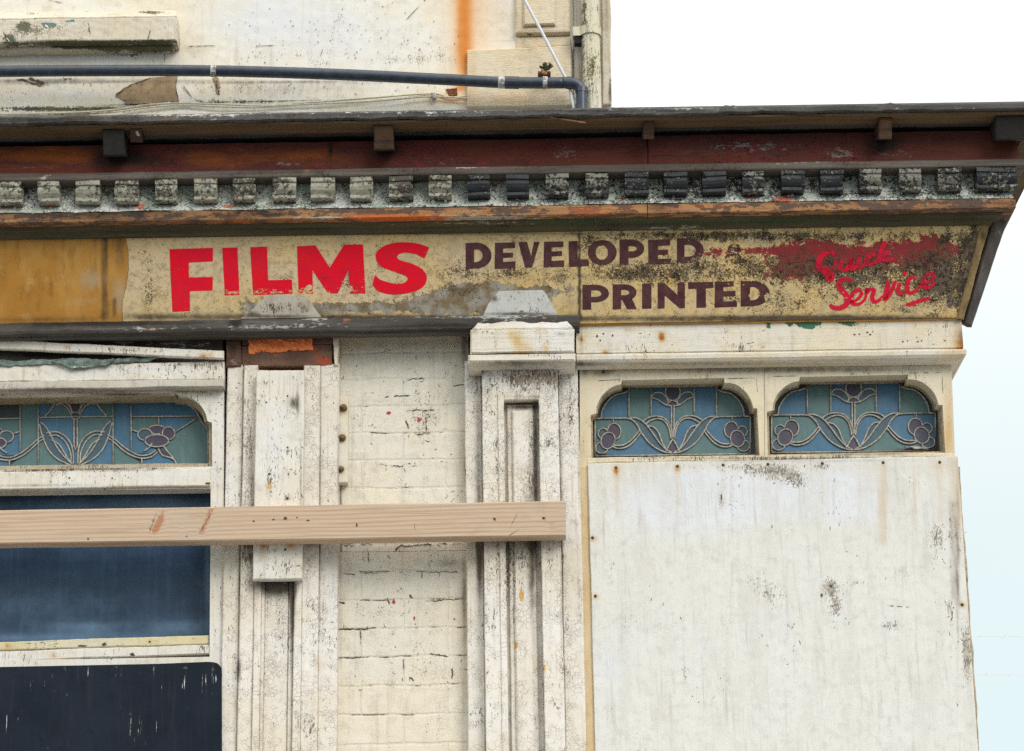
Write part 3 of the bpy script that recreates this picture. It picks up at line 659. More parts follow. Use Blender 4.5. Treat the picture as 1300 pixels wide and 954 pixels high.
# painted brick recess
M = Mesh(); vplate(M, 426, 597, 417, 700, .045, .03, L=.007, ch=.001, jit=.0015); M.plate((XX(426, 650, .045), .045, ZY(700.3, .045, 511)), (XX(597, 650, .045), .045, ZY(700.3, .045, 511)), (XX(597, 650, .045), .045, .02), (XX(426, 650, .045), .045, .02), .03, L=.009, ch=.0, jit=.0015)
crk = [(540, 763, 590, 761, 1.5, .75), (432, 692, 475, 691, 1.3, .45), (490, 692, 590, 691, 1.3, .4), (435, 728, 480, 728, 1.5, .45), (540, 726, 590, 726, 1.3, .45), (430, 764, 438, 767, 4, .6), (430, 800, 470, 799, 1.4, .4), (492, 758, 494, 768, 2, .6), (520, 755, 524, 760, 2, .4), (535, 720, 536, 735, 1.2, .3), (575, 848, 574, 862, 2.5, .6), (545, 830, 570, 834, 2, .45), (519, 860, 526, 865, 2, .4),
       (540, 524, 541, 550, 1.6, .55), (515, 533, 520, 545, 2, .5), (528, 552, 545, 550, 1.6, .45), (515, 522, 560, 520, 1.2, .3), (480, 503, 525, 503, 1.2, .35), (482, 590, 530, 592, 1.2, .25), (575, 490, 592, 488, 1.2, .4), (515, 483, 540, 480, 1.2, .3), (433, 835, 470, 834, 1.2, .3), (467, 700, 469, 716, 1.3, .4), (502, 700, 510, 690, 2, .4)]
build('brick_wall', M, [M_brick], shop, cY=.0436, fields=dict(crack=crk+hairs(260, 432, 592, 425, 880, upright=.45, seed=3)+hairs(50, 515, 560, 518, 555, seed=4), rust=[(567, 455, 14, 5, .25), (590, 600, 3, 60, .4), (592, 780, 4, 80, .45), (431, 445, 2, 40, .5), (525, 815, 8, 10, .15)],
      patch=[(590, 560, 3, 120, .12)], grime=[(460, 640, 30, 200, .07), (575, 640, 20, 220, .10), (510, 421, 90, 5, .55), (590, 440, 5, 30, .5), (432, 660, 2.5, 220, .5), (590, 760, 3, 60, .4), (592, 590, 3, 20, .5), (560, 715, 40, 6, .25), (500, 560, 300, 30, .04)], loss=[(540, 535, 22, 18, .3), (500, 455, 60, 25, .10), (520, 770, 60, 20, .12), (540, 855, 40, 14, .3)], cool=[(470, 610, 50, 90, .25), (560, 800, 40, 60, .25)]))
m_fl = plain('old_red_paint', (.42, .05, .06), (.35, .03, .05), 90, .8, .3)
for q in ((493.5, 524, 3.4, 1.6), (532, 533, 3.2, 3), (500, 764, 2, 3.2), (526, 785, 1.2, 3), (577, 786, 1, 1.6)):
    M = Mesh(); cx, cy, rx, ry = q; M.poly([W(x, y, .0425) for x, y in [(cx+rx*math.cos(a)*random.uniform(.6, 1.15), cy+ry*math.sin(a)*random.uniform(.6, 1.15)) for a in (k*.52 for k in range(12))]]); build('red_paint_fleck', M, m_fl, shop)
M = Mesh(); M.pplate((428, 414.5), (594, 412), (594, 417), (428, 420), .018, .03, L=.01, jit=.002, fr=14); build('recess_lip', M, M_frame, shop, dict(grime=[(500, 419, 90, 3, .4)]))
# ------------------------------------------------------------------ pilaster with its capital lost
pil = Mesh()
vplate(pil, 285, 306, 462, None, 0, .05, L=.009); vplate(pil, 306.4, 324, 464, None, -.016, .06, L=.009, jit=.0012)
vplate(pil, 384, 405, 464, None, -.016, .06, L=.009, jit=.0012); vplate(pil, 405.4, 429.5, 462, None, 0, .05, L=.009)
vplate(pil, 324.2, 333, 470, None, -.020, .05, L=.009, jit=.0014); vplate(pil, 374, 383.8, 470, None, -.020, .05, L=.009, jit=.0014)
vplate(pil, 333.2, 337.5, 470, None, -.010, .04, L=.009); vplate(pil, 337.8, 368, 470, None, .004, .03, L=.007, jit=.0012); vplate(pil, 368.2, 373.8, 470, None, -.004, .04, L=.009)
pf = dict(cool=[(295, 640, 14, 200, .35), (417, 700, 16, 160, .3), (352, 830, 20, 60, .3)], grime=[(322, 640, 2.5, 60, .4), (318, 720, 10, 60, .2), (350, 745, 30, 14, .75), (372, 760, 4, 40, .5), (370, 800, 3, 80, .4), (304, 640, 2, 250, .35), (406, 640, 2, 250, .35), (429, 640, 1.5, 250, .3), (316, 590, 6, 60, .3), (395, 690, 12, 10, .4), (303, 850, 3, 14, .5)],  # dirt in the joints, plus painted shade under the cover board and plank
          loss=[(318, 700, 10, 60, .35), (316, 590, 8, 80, .28), (355, 790, 20, 60, .35), (395, 520, 12, 90, .15), (395, 760, 14, 60, .2)], rust=[(404, 845, 4, 10, .5), (410, 640, 2, 120, .2), (345, 790, 4, 20, .25)])
pf['crack'] = hairs(90, 287, 305, 470, 900, upright=.9, seed=5)+hairs(70, 407, 428, 470, 900, upright=.9, seed=6)
pilA = build('pilaster', pil, M_worn, shop, pf, cY=-.0008); pilA['label'] = 'narrow pilaster missing its capital'
M = Mesh(); a, b = XX(323, 600, -.046), XX(385, 600, -.046)
M.plate((a, -.046, ZY(471.5, -.046, 352)), (b, -.046, ZY(471.5, -.046, 352)), (b, -.046, ZY(735.5, -.046, 352)), (a, -.046, ZY(735.5, -.046, 352)), .025, L=.006, jit=.0012)
build('cover_board', M, M_white, pilA, cY=-.0468, fields=dict(rust=[(335, 693, 7, 6, 1.0), (369, 693, 7, 6, .95), (333, 705, 4, 12, .5)], patch=[(342, 615, 4, 13, .75), (352, 620, 6, 5, .4), (362, 635, 6, 4, .4)], crack=hairs(120, 326, 383, 476, 733, upright=.7, seed=10)+[(338, 511, 1.6, 1.6, .9), (365, 503, 1.4, 1.4, .8), (365, 568, 1.6, 1.6, .9), (342, 602, 2, 2, .7), (365, 633, 2, 2, .9), (362, 698, 2, 2, .7)],
      loss=[(373, 510, 6, 10, .5), (328, 513, 6, 8, .35), (368, 573, 10, 8, .45), (365, 632, 12, 6, .45), (345, 600, 12, 30, .15), (360, 720, 20, 14, .3)], grime=[(373, 512, 7, 9, .55), (382, 620, 2, 120, .35), (365, 633, 6, 4, .4), (378, 500, 2, 60, .3)], cool=[(350, 560, 30, 70, .45)]))
M = Mesh(); M.pplate((287, 417.5), (306, 417), (306, 465), (287, 467), -.006, .05, L=.007, jit=.003, fr=20)
M.pplate((306.5, 439), (423, 437.5), (422, 464), (306.5, 466), -.002, .05, L=.007, jit=.0035, fr=16); M.pplate((307, 417.2), (320, 417), (320, 438.6), (307, 438.8), -.001, .05, L=.007, jit=.002); M.pplate((396, 416), (424, 415.6), (424, 437), (396, 437.2), -.003, .05, L=.007, jit=.002)
build('exposed_wood', M, M_redbrown, pilA, dict(rust=[(412, 458, 14, 7, .8), (400, 445, 10, 6, .5), (352, 452, 8, 4, .4)], patch=[(297, 458, 7, 6, .7), (298, 424, 4, 6, .5), (350, 450, 4, 3, .7), (420, 420, 5, 4, .5)], grime=[(296, 445, 8, 14, .4), (350, 455, 40, 8, .2)]))
M = Mesh(); M.pplate((316, 421), (400, 419), (398, 445), (316, 448), -.005, .03, L=.005, jit=.007, fr=34, wob=.01); build('exposed_brick', M, M_orange, pilA, dict(grime=[(330, 424, 30, 3, .5), (390, 425, 8, 10, .4)], patch=[(325, 442, 10, 2, .3)]))
M = Mesh(); M.pplate((421, 417), (429, 416), (429.5, 463), (425, 463), -.009, .05, L=.006, jit=.003, fr=30); M.pplate((412, 415.5), (428, 415), (424, 423), (418, 419), -.012, .004, L=.004, jit=.003, fr=40)
build('curled_paint_edge', M, M_frame, pilA, dict(loss=[(425, 430, 8, 30, .4)]))
# ------------------------------------------------------------------ pilaster with capital
pil = Mesh()
vplate(pil, 591.5, 613, 458, None, 0, .06, L=.009, jit=.0012); vplate(pil, 712, 737.5, 414, None, 0, .06, L=.009, jit=.0012)
y0 = -.036; xa, xb, ha, hb = XX(613.4, 650, y0), XX(711.6, 650, y0), XX(641, 650, y0), XX(687, 650, y0); zt, zh = ZY(462, y0, 660), ZY(508, y0, 664)
pil.plate((xa, y0, zt), (ha, y0, zt), (ha, y0, .02), (xa, y0, .02), .05, L=.008, jit=.001); pil.plate((hb, y0, zt), (xb, y0, zt), (xb, y0, .02), (hb, y0, .02), .05, L=.008, jit=.001)
pil.plate((ha-.0005, y0, zt), (hb+.0005, y0, zt), (hb+.0005, y0, zh), (ha-.0005, y0, zh), .05, L=.008, ch=.0005, jit=.001)
b0 = -.041                                   # raised bead round the sunk panel
def bead(x0, x1, z0, z1): pil.plate((x0, b0, z1), (x1, b0, z1), (x1, b0, z0), (x0, b0, z0), .01, L=.009, ch=.0022, jit=.0012)
ga, gb, zg = XX(633.5, 650, b0), XX(693, 650, b0), ZY(500, b0, 664)
bead(ga, ha+.0015, .02, zg); bead(hb-.0015, gb, .02, zg); bead(ha+.0018, hb-.0018, zh-.001, zg)
pil.plate((ha, -.0, zh), (hb, -.0, zh), (hb, -.0, .02), (ha, -.0, .02), .02, L=.01)
xi = (XX(645.5, 650, -.01), XX(679, 650, -.01)); zi = ZY(514, -.01, 662)
pil.plate((xi[0], -.012, zi), (xi[1], -.012, zi), (xi[1], -.012, .02), (xi[0], -.012, .02), .02, L=.008, ch=.002, jit=.0012)
xi = (XX(651.5, 650, -.022), XX(674, 650, -.022)); zi = ZY(521, -.022, 662)
pil.plate((xi[0], -.021, zi), (xi[1], -.021, zi), (xi[1], -.021, .02), (xi[0], -.021, .02), .02, L=.008, ch=.004, jit=.0012)
pilB = build('pilaster', pil, M_worn, shop, cY=-.0368, fields=dict(crack=hairs(120, 615, 640, 465, 900, upright=.9, seed=7)+hairs(110, 689, 711, 465, 900, upright=.9, seed=8)+hairs(60, 616, 708, 466, 498, upright=.4, seed=9), grime=[(680, 580, 5, 90, .6), (668, 640, 10, 30, .25), (662, 517, 22, 4, .6), (675, 720, 6, 70, .55), (608, 640, 4, 180, .45), (713, 640, 2.5, 200, .45), (664, 468, 60, 6, .45), (606, 470, 10, 12, .6), (720, 466, 10, 8, .5), (650, 690, 60, 12, .35), (664, 504, 30, 3, .3), (735, 640, 1.5, 200, .35), (610, 710, 4, 40, .5)],  # dirt, plus painted shade down the sunk panel's right side and below the plank
      loss=[(664, 478, 50, 14, .38), (700, 480, 14, 20, .3), (675, 600, 12, 90, .35), (632, 640, 10, 100, .2), (700, 620, 6, 40, .25), (718, 800, 6, 70, .35), (720, 520, 12, 60, .22), (603, 520, 10, 70, .22), (660, 700, 12, 40, .3), (645, 720, 6, 60, .3), (627, 720, 12, 14, .3)],
      patch=[(662, 755, 4, 12, 1.0), (655, 820, 4, 8, .75), (607, 823, 5, 6, .6), (691, 850, 3, 14, .6), (662, 608, 4, 6, .6), (646, 545, 3, 14, .45), (640, 502, 20, 2, .5)], rust=[(650, 502, 30, 3, .4), (646, 545, 4, 20, .35)], cool=[(640, 560, 12, 60, .35), (700, 560, 10, 60, .35)]))
M = Mesh()
M.plate(W(597, 419, -.085), W(729.5, 417.4, -.085), W(729.5, 447, -.085), W(597, 449, -.085), .085, L=.007, ch=.004, jit=.0014)
M.plate(W(609, 404.5, -.060), W(716, 402.5, -.060), W(729, 417, -.085), W(597.5, 418.6, -.085), .05, L=.007, ch=.004, jit=.003, fr=16)
M.plate(W(594.5, 450, -.092), W(731, 448, -.092), W(731, 458, -.094), W(594.5, 460, -.094), .09, L=.007, ch=.006, jit=.0014)
M.plate(W(599, 460, -.07), W(722, 458, -.07), W(716, 466, -.05), W(606, 468, -.05), .05, L=.009, ch=.003, jit=.001)
build('capital', M, aged_paint('white_capital_paint', (.68, .63, .52), (.72, .70, .66), speck=.6, streak=.2, rust=(.52, .24, .03), bands=.5, off=(6, 6, 3)), pilB,
      dict(rust=[(656, 432, 7, 14, .9), (668, 440, 9, 9, .7), (693, 443, 4, 8, .9), (648, 424, 4, 6, .7), (684, 420, 4, 6, .6), (692, 420, 3, 5, .5), (660, 450, 20, 3, .5), (600, 430, 3, 14, .35)], patch=[(650, 425, 3, 5, .3)], grime=[(650, 449, 60, 1.5, .5), (712, 424, 10, 4, .35), (660, 460, 70, 3, .5), (603, 420, 6, 4, .4), (660, 408, 60, 4, .15)], loss=[(690, 452, 30, 4, .3), (612, 420, 10, 6, .3), (700, 425, 14, 10, .2)], crack=[(600, 447, 729, 446, 1.0, .35)]))
# ------------------------------------------------------------------ leaded windows
GM = dict(b=M_pblue, g=M_pgreen, t=M_pteal, v=M_pviolet, d=M_pdark); GK = list(GM)
def leaded(parent, tf, cells, leads, Y, grime=()):
    G = Mesh(); lift = 0
    for c, pts in cells:
        G.cur = GK.index(c); G.poly([W(*tf(x, y), Y-lift) for x, y in pts]); lift += .00007
    build('glass', G, list(GM.values()), parent, dict(grime=list(grime)), dense=.02)
    Ld = Mesh()
    for pts, r in leads: Ld.tube([W(*tf(x, y), Y-.004) for x, y in pts], r, 6)
    build('lead_came', Ld, M_lead, parent, dict(grime=list(grime)), smooth=True)

CX = 854.0
def mir(pts): return [(2*CX-x, y-.015*(2*CX-2*x)) for x, y in pts]
z3 = lambda pts: [(745+x/8.675, 475+y/8.675) for x, y in pts]
def flower_window():
    cells = [('d', [(745, 470), (970, 466), (970, 590), (745, 592)])]; leads = []
    arch = cr(z3([(158, 495), (168, 410), (225, 305), (305, 235), (395, 212), (448, 190)]))
    top = 491.5
    def both(c, pts, c2=None): cells.append((c, pts)); cells.append((c2 or c, mir(pts)))
    def lead(pts, r=.0023, m=True):
        leads.append((pts, r))
        if m: leads.append((mir(pts), r))
    both('b', arch+z3([(463, 150), (463, 485), (158, 492)]), 'g')
    both('g', z3([(463, 150), (708, 150), (708, 480), (463, 485)]), 'b')
    both('b', z3([(708, 150), (946, 148), (946, 700), (708, 700)]), 'g')
    both('g', z3([(95, 492), (946, 480), (946, 890), (95, 900)]), 'b')
    stem = cr(z3([(585, 615), (525, 690), (470, 745), (395, 785), (290, 790)])); stem2 = cr(z3([(600, 640), (545, 712), (485, 775), (420, 812), (340, 822), (280, 800)]))
    both('b', stem2+z3([(200, 870), (100, 890), (95, 905), (946, 890), (850, 850), (750, 800)]), 'g')
    loop = cr(z3([(618, 522), (680, 482), (760, 466), (840, 482), (900, 540), (932, 620), (942, 705)])); loop2 = cr(z3([(650, 552), (705, 512), (780, 492), (845, 512), (893, 570), (918, 650), (926, 715)]))
    both('g', loop2+z3([(890, 820), (840, 790), (760, 680), (690, 590)]), 'b')
    both('t', loop+loop2[::-1]); both('t', stem+stem2[::-1])
    lo = cr(z3([(430, 490), (490, 500), (555, 562), (600, 645), (680, 752), (770, 822), (860, 862), (940, 872)])); li = cr(z3([(470, 482), (555, 490), (640, 545), (720, 645), (790, 745), (860, 822), (930, 866)]))
    both('t', lo+li[::-1])
    sl = cr(z3([(675, 575), (735, 588), (790, 650), (830, 755), (866, 818)])); both('t', sl+z3([(800, 765), (740, 690)]))
    base = z3([(946, 716), (915, 765), (885, 825), (946, 868)]); both('v', base)
    q1 = ell(*z3([(300, 635)])[0], 8.6, 10.3); q2 = ell(*z3([(232, 735)])[0], 8.8, 10.6, rot=.35); q3 = ell(*z3([(175, 655)])[0], 5.8, 6.6, rot=.5); q4 = ell(*z3([(165, 815)])[0], 7.8, 7.0)
    for c, q in (('t', q4), ('t', q3), ('v', q1), ('v', q2)): both(c, q)
    def arcs(q, fronts):
        ok = [all(((x-f[0])/f[2])**2+((y-f[1])/f[3])**2 > 1 for f in fronts) for x, y in q]; run = []; n = len(q)
        st = next((i for i in range(n) if not ok[i]), 0)
        for k in range(n+1):
            i = (st+k) % n
            if ok[i] and k < n: run.append(q[i])
            else:
                if len(run) > 2: lead(run, .0020)
                run = []
    E1, E2, E3 = (*z3([(300, 635)])[0], 8.6, 10.3), (*z3([(232, 735)])[0], 8.8, 10.6), (*z3([(175, 655)])[0], 5.8, 6.6)
    lead(q2+q2[:1], .0020); arcs(q1, [E2]); arcs(q3, [E2, E1]); arcs(q4, [E2, E3])
    sep = cr(z3([(718, 252), (740, 212), (800, 204), (850, 230), (890, 290), (906, 318)])); sep2 = cr(z3([(718, 262), (780, 282), (830, 318), (880, 345), (940, 352)]))
    both('t', sep+sep2[::-1]); lead(sep); lead(sep2)
    bud = ell(*z3([(946, 195)])[0], 9.4, 11.4); cells.append(('v', bud)); lead(bud+bud[:1], .002, False)
    both('v', z3([(946, 292), (905, 312), (880, 345), (946, 358)])); lead(cr(z3([(880, 345), (905, 308), (946, 290)])))
    for p in (arch, stem, stem2, loop, loop2, lo, li, sl): lead(p)
    lead(z3([(463, 140), (463, 485)])); lead(z3([(708, 145), (708, 475)])); lead(z3([(158, 490), (440, 488)])); lead(z3([(290, 490), (290, 548)]), .0016)
    lead(z3([(440, 145), (946, 140)])); lead(z3([(90, 495), (90, 905)])); lead(z3([(90, 905), (946, 893)]), .0022); lead(z3([(932, 355), (932, 600), (946, 716)])); lead(z3([(90, 495), (158, 490)]))
    lead(z3([(946, 716), (915, 765), (885, 825), (860, 862)]))
    return cells, leads
FC, FL = flower_window()
def arch_open(dx, k=1.0, ins=0.0, dy=0):
    A = [(751, 583), (749.8, 527.5), (756.6, 525)]+cr([(757.2, 517), (762.5, 505), (770, 496.5), (779, 490.6), (788.8, 488)], 4)+[(789.4, 483), (919.5, 480)]
    B = cr([(919.6, 486), (933, 487.8), (945, 496), (953, 507), (956.4, 518.5)], 4)+[(961.2, 518.6), (964.5, 579)]
    pts = A+B
    cx, cy = 856, 535
    return [((cx+(x-cx)*(1-ins)-CX)*k+CX+dx, cy+(y-cy)*(1-ins*1.6)+dy) for x, y in pts]
def bay_window(outer, dx, k, dy, lab, extra, fld, lo, hi):
    M = Mesh(); M.prism(outer, [arch_open(dx, k, 0, dy)], .012, .060); fld = dict(fld); fld['crack'] = [c for c in fld['crack'] if lo < c[0] < hi]
    part = build('stained_glass_window', M, M_frame, shop, fld, dense=.012, cY=.0114); part['label'] = lab
    op = arch_open(dx, k, .022, dy); big = arch_open(dx, k, .0005, dy)
    M = Mesh(); M.prism(big, [op], .034, .0925); build('bead', M, M_bead, part, dense=.014)
    tf = lambda x, y: ((x-CX)*k+CX+dx, y+dy)
    leaded(part, tf, FC, FL, .0905, extra)
    return part
fr = dict(rust=[(742, 560, 8, 60, .35), (1205, 530, 8, 60, .55), (1200, 560, 12, 30, .4), (755, 470, 8, 5, .3)], grime=[(970, 469, 240, 4, .3), (1000, 472, 250, 6, .2), (742, 470, 6, 10, .3), (855, 580, 110, 2.5, .6), (1090, 576, 110, 2.5, .6), (765, 474, 14, 6, .4)],  # top lines mix dirt with the entablature's shadow, painted on the frame
          loss=[(970, 472, 200, 8, .12), (970, 582, 120, 4, .5)], crack=[(766, 472, 2.8, 2.8, 1.0), (752, 484, 790, 482, .8, .3), (921, 481, 959, 480, .9, .5), (960, 480, 962, 500, .7, .35), (980, 478, 1013, 477.5, .8, .4), (1152, 474, 1194, 473, .9, .5), (1196, 474, 1197, 500, .7, .4)], patch=[(1210, 566, 3, 3, .6)])
frame_l = [(736, 463), (970.3, 459.5), (970.3, 592), (736, 596)]
frame_r = [(970.7, 459.5), (1207.5, 456), (1212.5, 580), (1213, 588), (970.7, 592)]
bay_window(frame_l, 0, 1.0, 0, 'stained glass light nearest the capital pilaster', [(765, 578, 12, 3, .7), (860, 580, 100, 2, .5)], fr, 700, 970)
bay_window(frame_r, 229.5, 1.055, -4.2, 'stained glass light at the corner of the building', [(1160, 571, 30, 3, .8), (1188, 572, 8, 5, 1), (1090, 576, 100, 2, .5)], fr, 970, 1300)
M = Mesh(); M.pplate((1150, 566), (1182, 568), (1178, 571), (1150, 570), .084, .003, L=.004, jit=.003, fr=40); tag(build('plaster_crumbs', M, M_paintclip, loc=W(1165, 569, .084)), 'white crumbs of plaster lying along the lead at the foot of the corner stained glass', 'debris')
# ledge under the lights and the tan stile beside the board
M = Mesh(); M.pplate((745, 581.5), (1213, 574.5), (1213, 579.5), (745, 588.5), .010, .05, L=.008, jit=.0022, fr=18); build('ledge', M, M_frame, shop, dict(grime=[(980, 582, 240, 3, .35), (1090, 577, 100, 2, .4)], loss=[(980, 582, 240, 5, .45)]))
M = Mesh(); vplate(M, 737.5, 753.5, 592, None, .008, .04, yr=730, L=.012); build('stile', M, M_tan, shop, dict(cool=[(750, 830, 20, 90, .25)], crack=[(741, 622, 2, 5, .5), (744, 660, 2, 3, .5)], grime=[(753, 730, 2, 200, .25)]))

# ------------------------------------------------------------------ left window bay
LX = 96.0
def mirL(pts): return [(2*LX-x, y-.015*(2*LX-2*x)) for x, y in pts]
def lily_window():
    cells = [('d', [(-100, 480), (290, 476), (290, 600), (-100, 604)])]; leads = []
    def both(c, pts, c2=None): cells.append((c, pts)); cells.append((c2 or c, mirL(pts)))
    def lead(pts, r=.0022, m=True):
        leads.append((pts, r))
        if m: leads.append((mirL(pts), r))
    both('b', [(143.5, 504), (166.5, 503.5), (166.5, 590), (143.5, 590)], 'g')
    both('b', [(166.5, 503.5), (222, 502)]+cr([(224, 511), (236, 513), (247, 520), (252, 528.5)])+[(166.5, 529.5)], 'd')
    both('g', [(166.5, 529.5), (201.5, 529), (201.5, 545), (166.5, 548)]); both('b', [(201.5, 529), (252, 528.5), (222, 549), (201.5, 545)])
    both('g', cr([(252, 529), (257, 537), (264, 545)])+[(264.5, 589), (224, 590), (205, 570), (222, 549)])
    both('b', [(166.5, 548), (185, 550), (200, 575), (166.5, 576)]); 
    st = cr([(136, 552), (145, 557.5), (155, 566), (165, 573), (178, 578.5), (190, 577), (198, 572)]); st2 = cr([(136, 556), (144, 561), (154, 570), (164, 577), (178, 582), (192, 580.5), (200, 574)])
    both('g', st2[:18]+[(181, 590), (143.5, 590), (136, 575)]); both('b', [(181, 590), (180, 582), (192, 580), (200, 573), (224, 589)])
    both('g', [(96, 504.5), (143.5, 504), (143.5, 529), (96, 529.3)], 'b'); both('g', [(96, 529.3), (143.5, 529), (143.5, 560), (96, 590)], 'b'); both('b', [(143.5, 545), (143.5, 590), (96, 590.5)], 'g')
    both('t', st+st2[::-1])
    pet = cr([(135, 528), (128, 520), (120, 509), (112, 508), (104, 516), (100, 525)]); pet2 = cr([(101, 527), (108, 516), (116, 512), (121, 514)])
    both('v', [(100, 525), (104, 516), (112, 508), (120, 510), (116, 513), (108, 517), (101, 527)]); both('b', [(101, 528.5), (108, 517), (116, 513), (121, 513), (134, 528)], 'g')
    lead(pet); lead(pet2); cells.append(('v', [(88, 504), (104, 504), (101, 524), (92, 524)])); lead(cr([(104, 504), (103, 515), (100, 524)]))
    ov = ell(96, 528, 6, 4.5); cells.append(('v', ov)); lead(ov+ov[:1], .0017, False)
    both('v', [(96, 532), (98, 532), (98, 568), (96, 572)]); lead([(98, 532), (98, 566), (96, 572)])
    lp = cr([(133, 549), (120, 548), (108, 555), (101, 566), (99, 578), (99, 589)]); lp2 = cr([(130, 553), (120, 552.5), (111, 558.5), (105, 568), (102, 578), (102, 588)])
    both('t', lp+lp2[::-1]); lead(lp); lead(lp2)
    lf = cr([(141, 535), (134, 541), (126, 555), (116, 573), (100, 590)]); lf2 = cr([(142, 537), (138, 553), (130, 571), (118, 583), (103, 590.5)])
    both('t', lf+lf2[::-1]); lead(lf); lead(lf2); sl = cr([(127, 558), (117, 564), (109, 577), (102, 588)]); lead(sl)
    fl = [('t', ell(184, 552, 9, 7.3)), ('v', ell(199, 546, 11, 5.6)), ('v', ell(214, 550.5, 8, 8)), ('v', ell(199, 560, 15, 7.6))]
    for c, q in fl: both(c, q)
    lead(fl[3][1]+fl[3][1][:1]); FE = [(199, 560, 15, 7.6), (184, 552, 9, 7.3), (214, 550.5, 8, 8)]
    for (c, q), fr_ in zip(fl[:3], ([FE[0]], [FE[0], FE[1], FE[2]], [FE[0]])):
        run = [p for p in q[11:]+q[:11] if all(((p[0]-f[0])/f[2])**2+((p[1]-f[1])/f[3])**2 > 1 for f in fr_)] if fr_[0] and c == 'v' else [p for p in q if ((p[0]-199)/15)**2+((p[1]-560)/7.6)**2 > 1]
        i = max(range(len(run)), key=lambda k: (Vector(run[k])-Vector(run[k-1])).length); lead(run[i:]+run[:i])
    lead(cr([(183, 573), (190, 568), (193, 563)])); lead(cr([(201, 570), (206, 578), (215, 581), (221, 584), (224, 590)])); lead(cr([(208, 567), (213, 574), (221, 583)]))
    for p in ([(143.5, 504), (143.5, 590)], [(166.5, 503.5), (166.5, 572)], [(96, 529.3), (143.5, 529)], [(166.5, 529.3), (252, 528.5)], [(201.5, 529), (201.5, 541)], [(252, 530), (222, 549)], [(166.5, 546), (177, 549)], [(180, 582), (180, 590)],
              cr([(222, 511), (236, 513), (247, 520), (252, 528), (257, 537), (264, 546)]), [(96, 504.7), (222, 503)], [(264, 546), (264.5, 589)], [(96, 591), (264.5, 589)], st, st2): lead(p)
    return cells, leads
stop = [(-76, 598), (-76, 540), (-68, 536)]+cr([(-66, 532), (-60, 522), (-48, 512), (-36, 506), (-30, 505)], 4)+[(-29, 503), (222, 499.5)]+cr([(223, 502), (238, 503.5), (251, 511), (260, 523), (263.5, 535)], 4)+[(269, 536.5), (269.5, 592.5)]
disp = [(-78, 625), (267.5, 620.5), (266, 834), (-78, 840)]
M = Mesh(); M.prism([(-98, 486), (284.5, 480.5), (284, 700), (281, 1400), (-98, 1400)], [stop, disp], .012, .060)
lw = build('shop_window', M, M_white, shop, cY=.0114, fields=dict(grime=[(100, 596, 200, 3, .5), (276, 640, 2, 200, .2), (240, 497, 40, 3, .5), (266, 520, 3, 12, .4), (150, 617, 130, 2.5, .4)], loss=[(60, 596, 160, 3, .5), (260, 500, 14, 6, .3)], cool=[(150, 605, 150, 9, .4), (276, 640, 8, 200, .35)], crack=hairs(60, 270, 283, 500, 830, upright=.9, seed=15)+[(222, 499, 226, 508, 3, .8), (263, 537, 3, 3, .8), (1, 599, 60, 598, 1, .4)]), dense=.014)
lw['label'] = 'tall window of dusty dark glass with lily pattern stained glass above'
M = Mesh()
def ins(pts, cx, cy, f, g): return [(cx+(x-cx)*f, cy+(y-cy)*g) for x, y in pts]
M.prism(ins(stop, LX, 548, .9995, .999), [ins(stop, LX, 547, .976, .915)], .034, .0925); build('bead', M, M_bead, lw, dense=.014)
LC, LL = lily_window(); leaded(lw, lambda x, y: (x, y), LC, LL, .0905, [(100, 505, 150, 3, .5), (96, 508, 10, 6, .6)])
M = Mesh(); M.pplate((-98, 606), (284, 600), (284, 860), (-98, 866), .094, .003, L=.014, ch=0, jit=0)
build('display_glass', M, M_glass, lw, dict(dust=[(70, 812, 200, 8, .5), (110, 797, 50, 8, .45), (230, 797, 50, 10, .45), (130, 640, 300, 200, .12), (263, 740, 4, 80, .45), (120, 640, 200, 14, .35), (30, 770, 140, 30, .2), (200, 660, 60, 40, .2)]))
M = Mesh(); M.pplate((-90, 601), (267, 594.5), (267, 617), (-90, 623.5), .002, .05, L=.009, jit=.0014); build('transom', M, M_white, lw, cY=.0012, fields=dict(grime=[(100, 617, 180, 2, .4), (60, 597, 160, 2, .45)], cool=[(200, 605, 150, 12, .4)], crack=[(88, 607, 1.5, 1.5, .7), (264, 614, 4, 2, .7)], loss=[(100, 596, 200, 3, .35)]))
M = Mesh(); M.pplate((-90, 818), (265.5, 806.5), (265.5, 818), (-90, 829), .022, .05, L=.008, jit=.0018); build('glazing_bar', M, aged_paint('yellowed_cream_paint', (.64, .57, .36), (.62, .58, .44), speck=.8, streak=.2, grain=(.4, 1, 1), off=(1, 1, 7)), lw, cY=.0210, fields=dict(rust=[(10, 820, 4, 4, 1.2), (190, 814, 3, 4, .9), (250, 811, 8, 4, .3)], crack=[(132, 818, 4, 2.5, .8), (105, 820, 8, 1.4, .6), (190, 815, 1.6, 1.6, .8)], grime=[(100, 825, 200, 2, .3)]))
M = Mesh(); M.pplate((-90, 830), (266, 818.6), (266, 830), (-90, 843.5), .014, .05, L=.008, jit=.0018); build('sill', M, M_white, lw, cY=.0130, fields=dict(rust=[(68, 832, 4, 4, 1.1), (32, 832, 3, 2, .7)], crack=[(168, 831, 4, 3, .8), (165, 836, 2, 3, .7)], loss=[(258, 825, 12, 8, .3)]))
M = Mesh(); M.box(XX(-96, 845, .05), XX(284, 845, .05), .050, .13, 2.0, ZY(834, .05, 130)); build('sill_shade_block', M, M_black, lw)  # black block, its colour standing in for deep shade below the sill
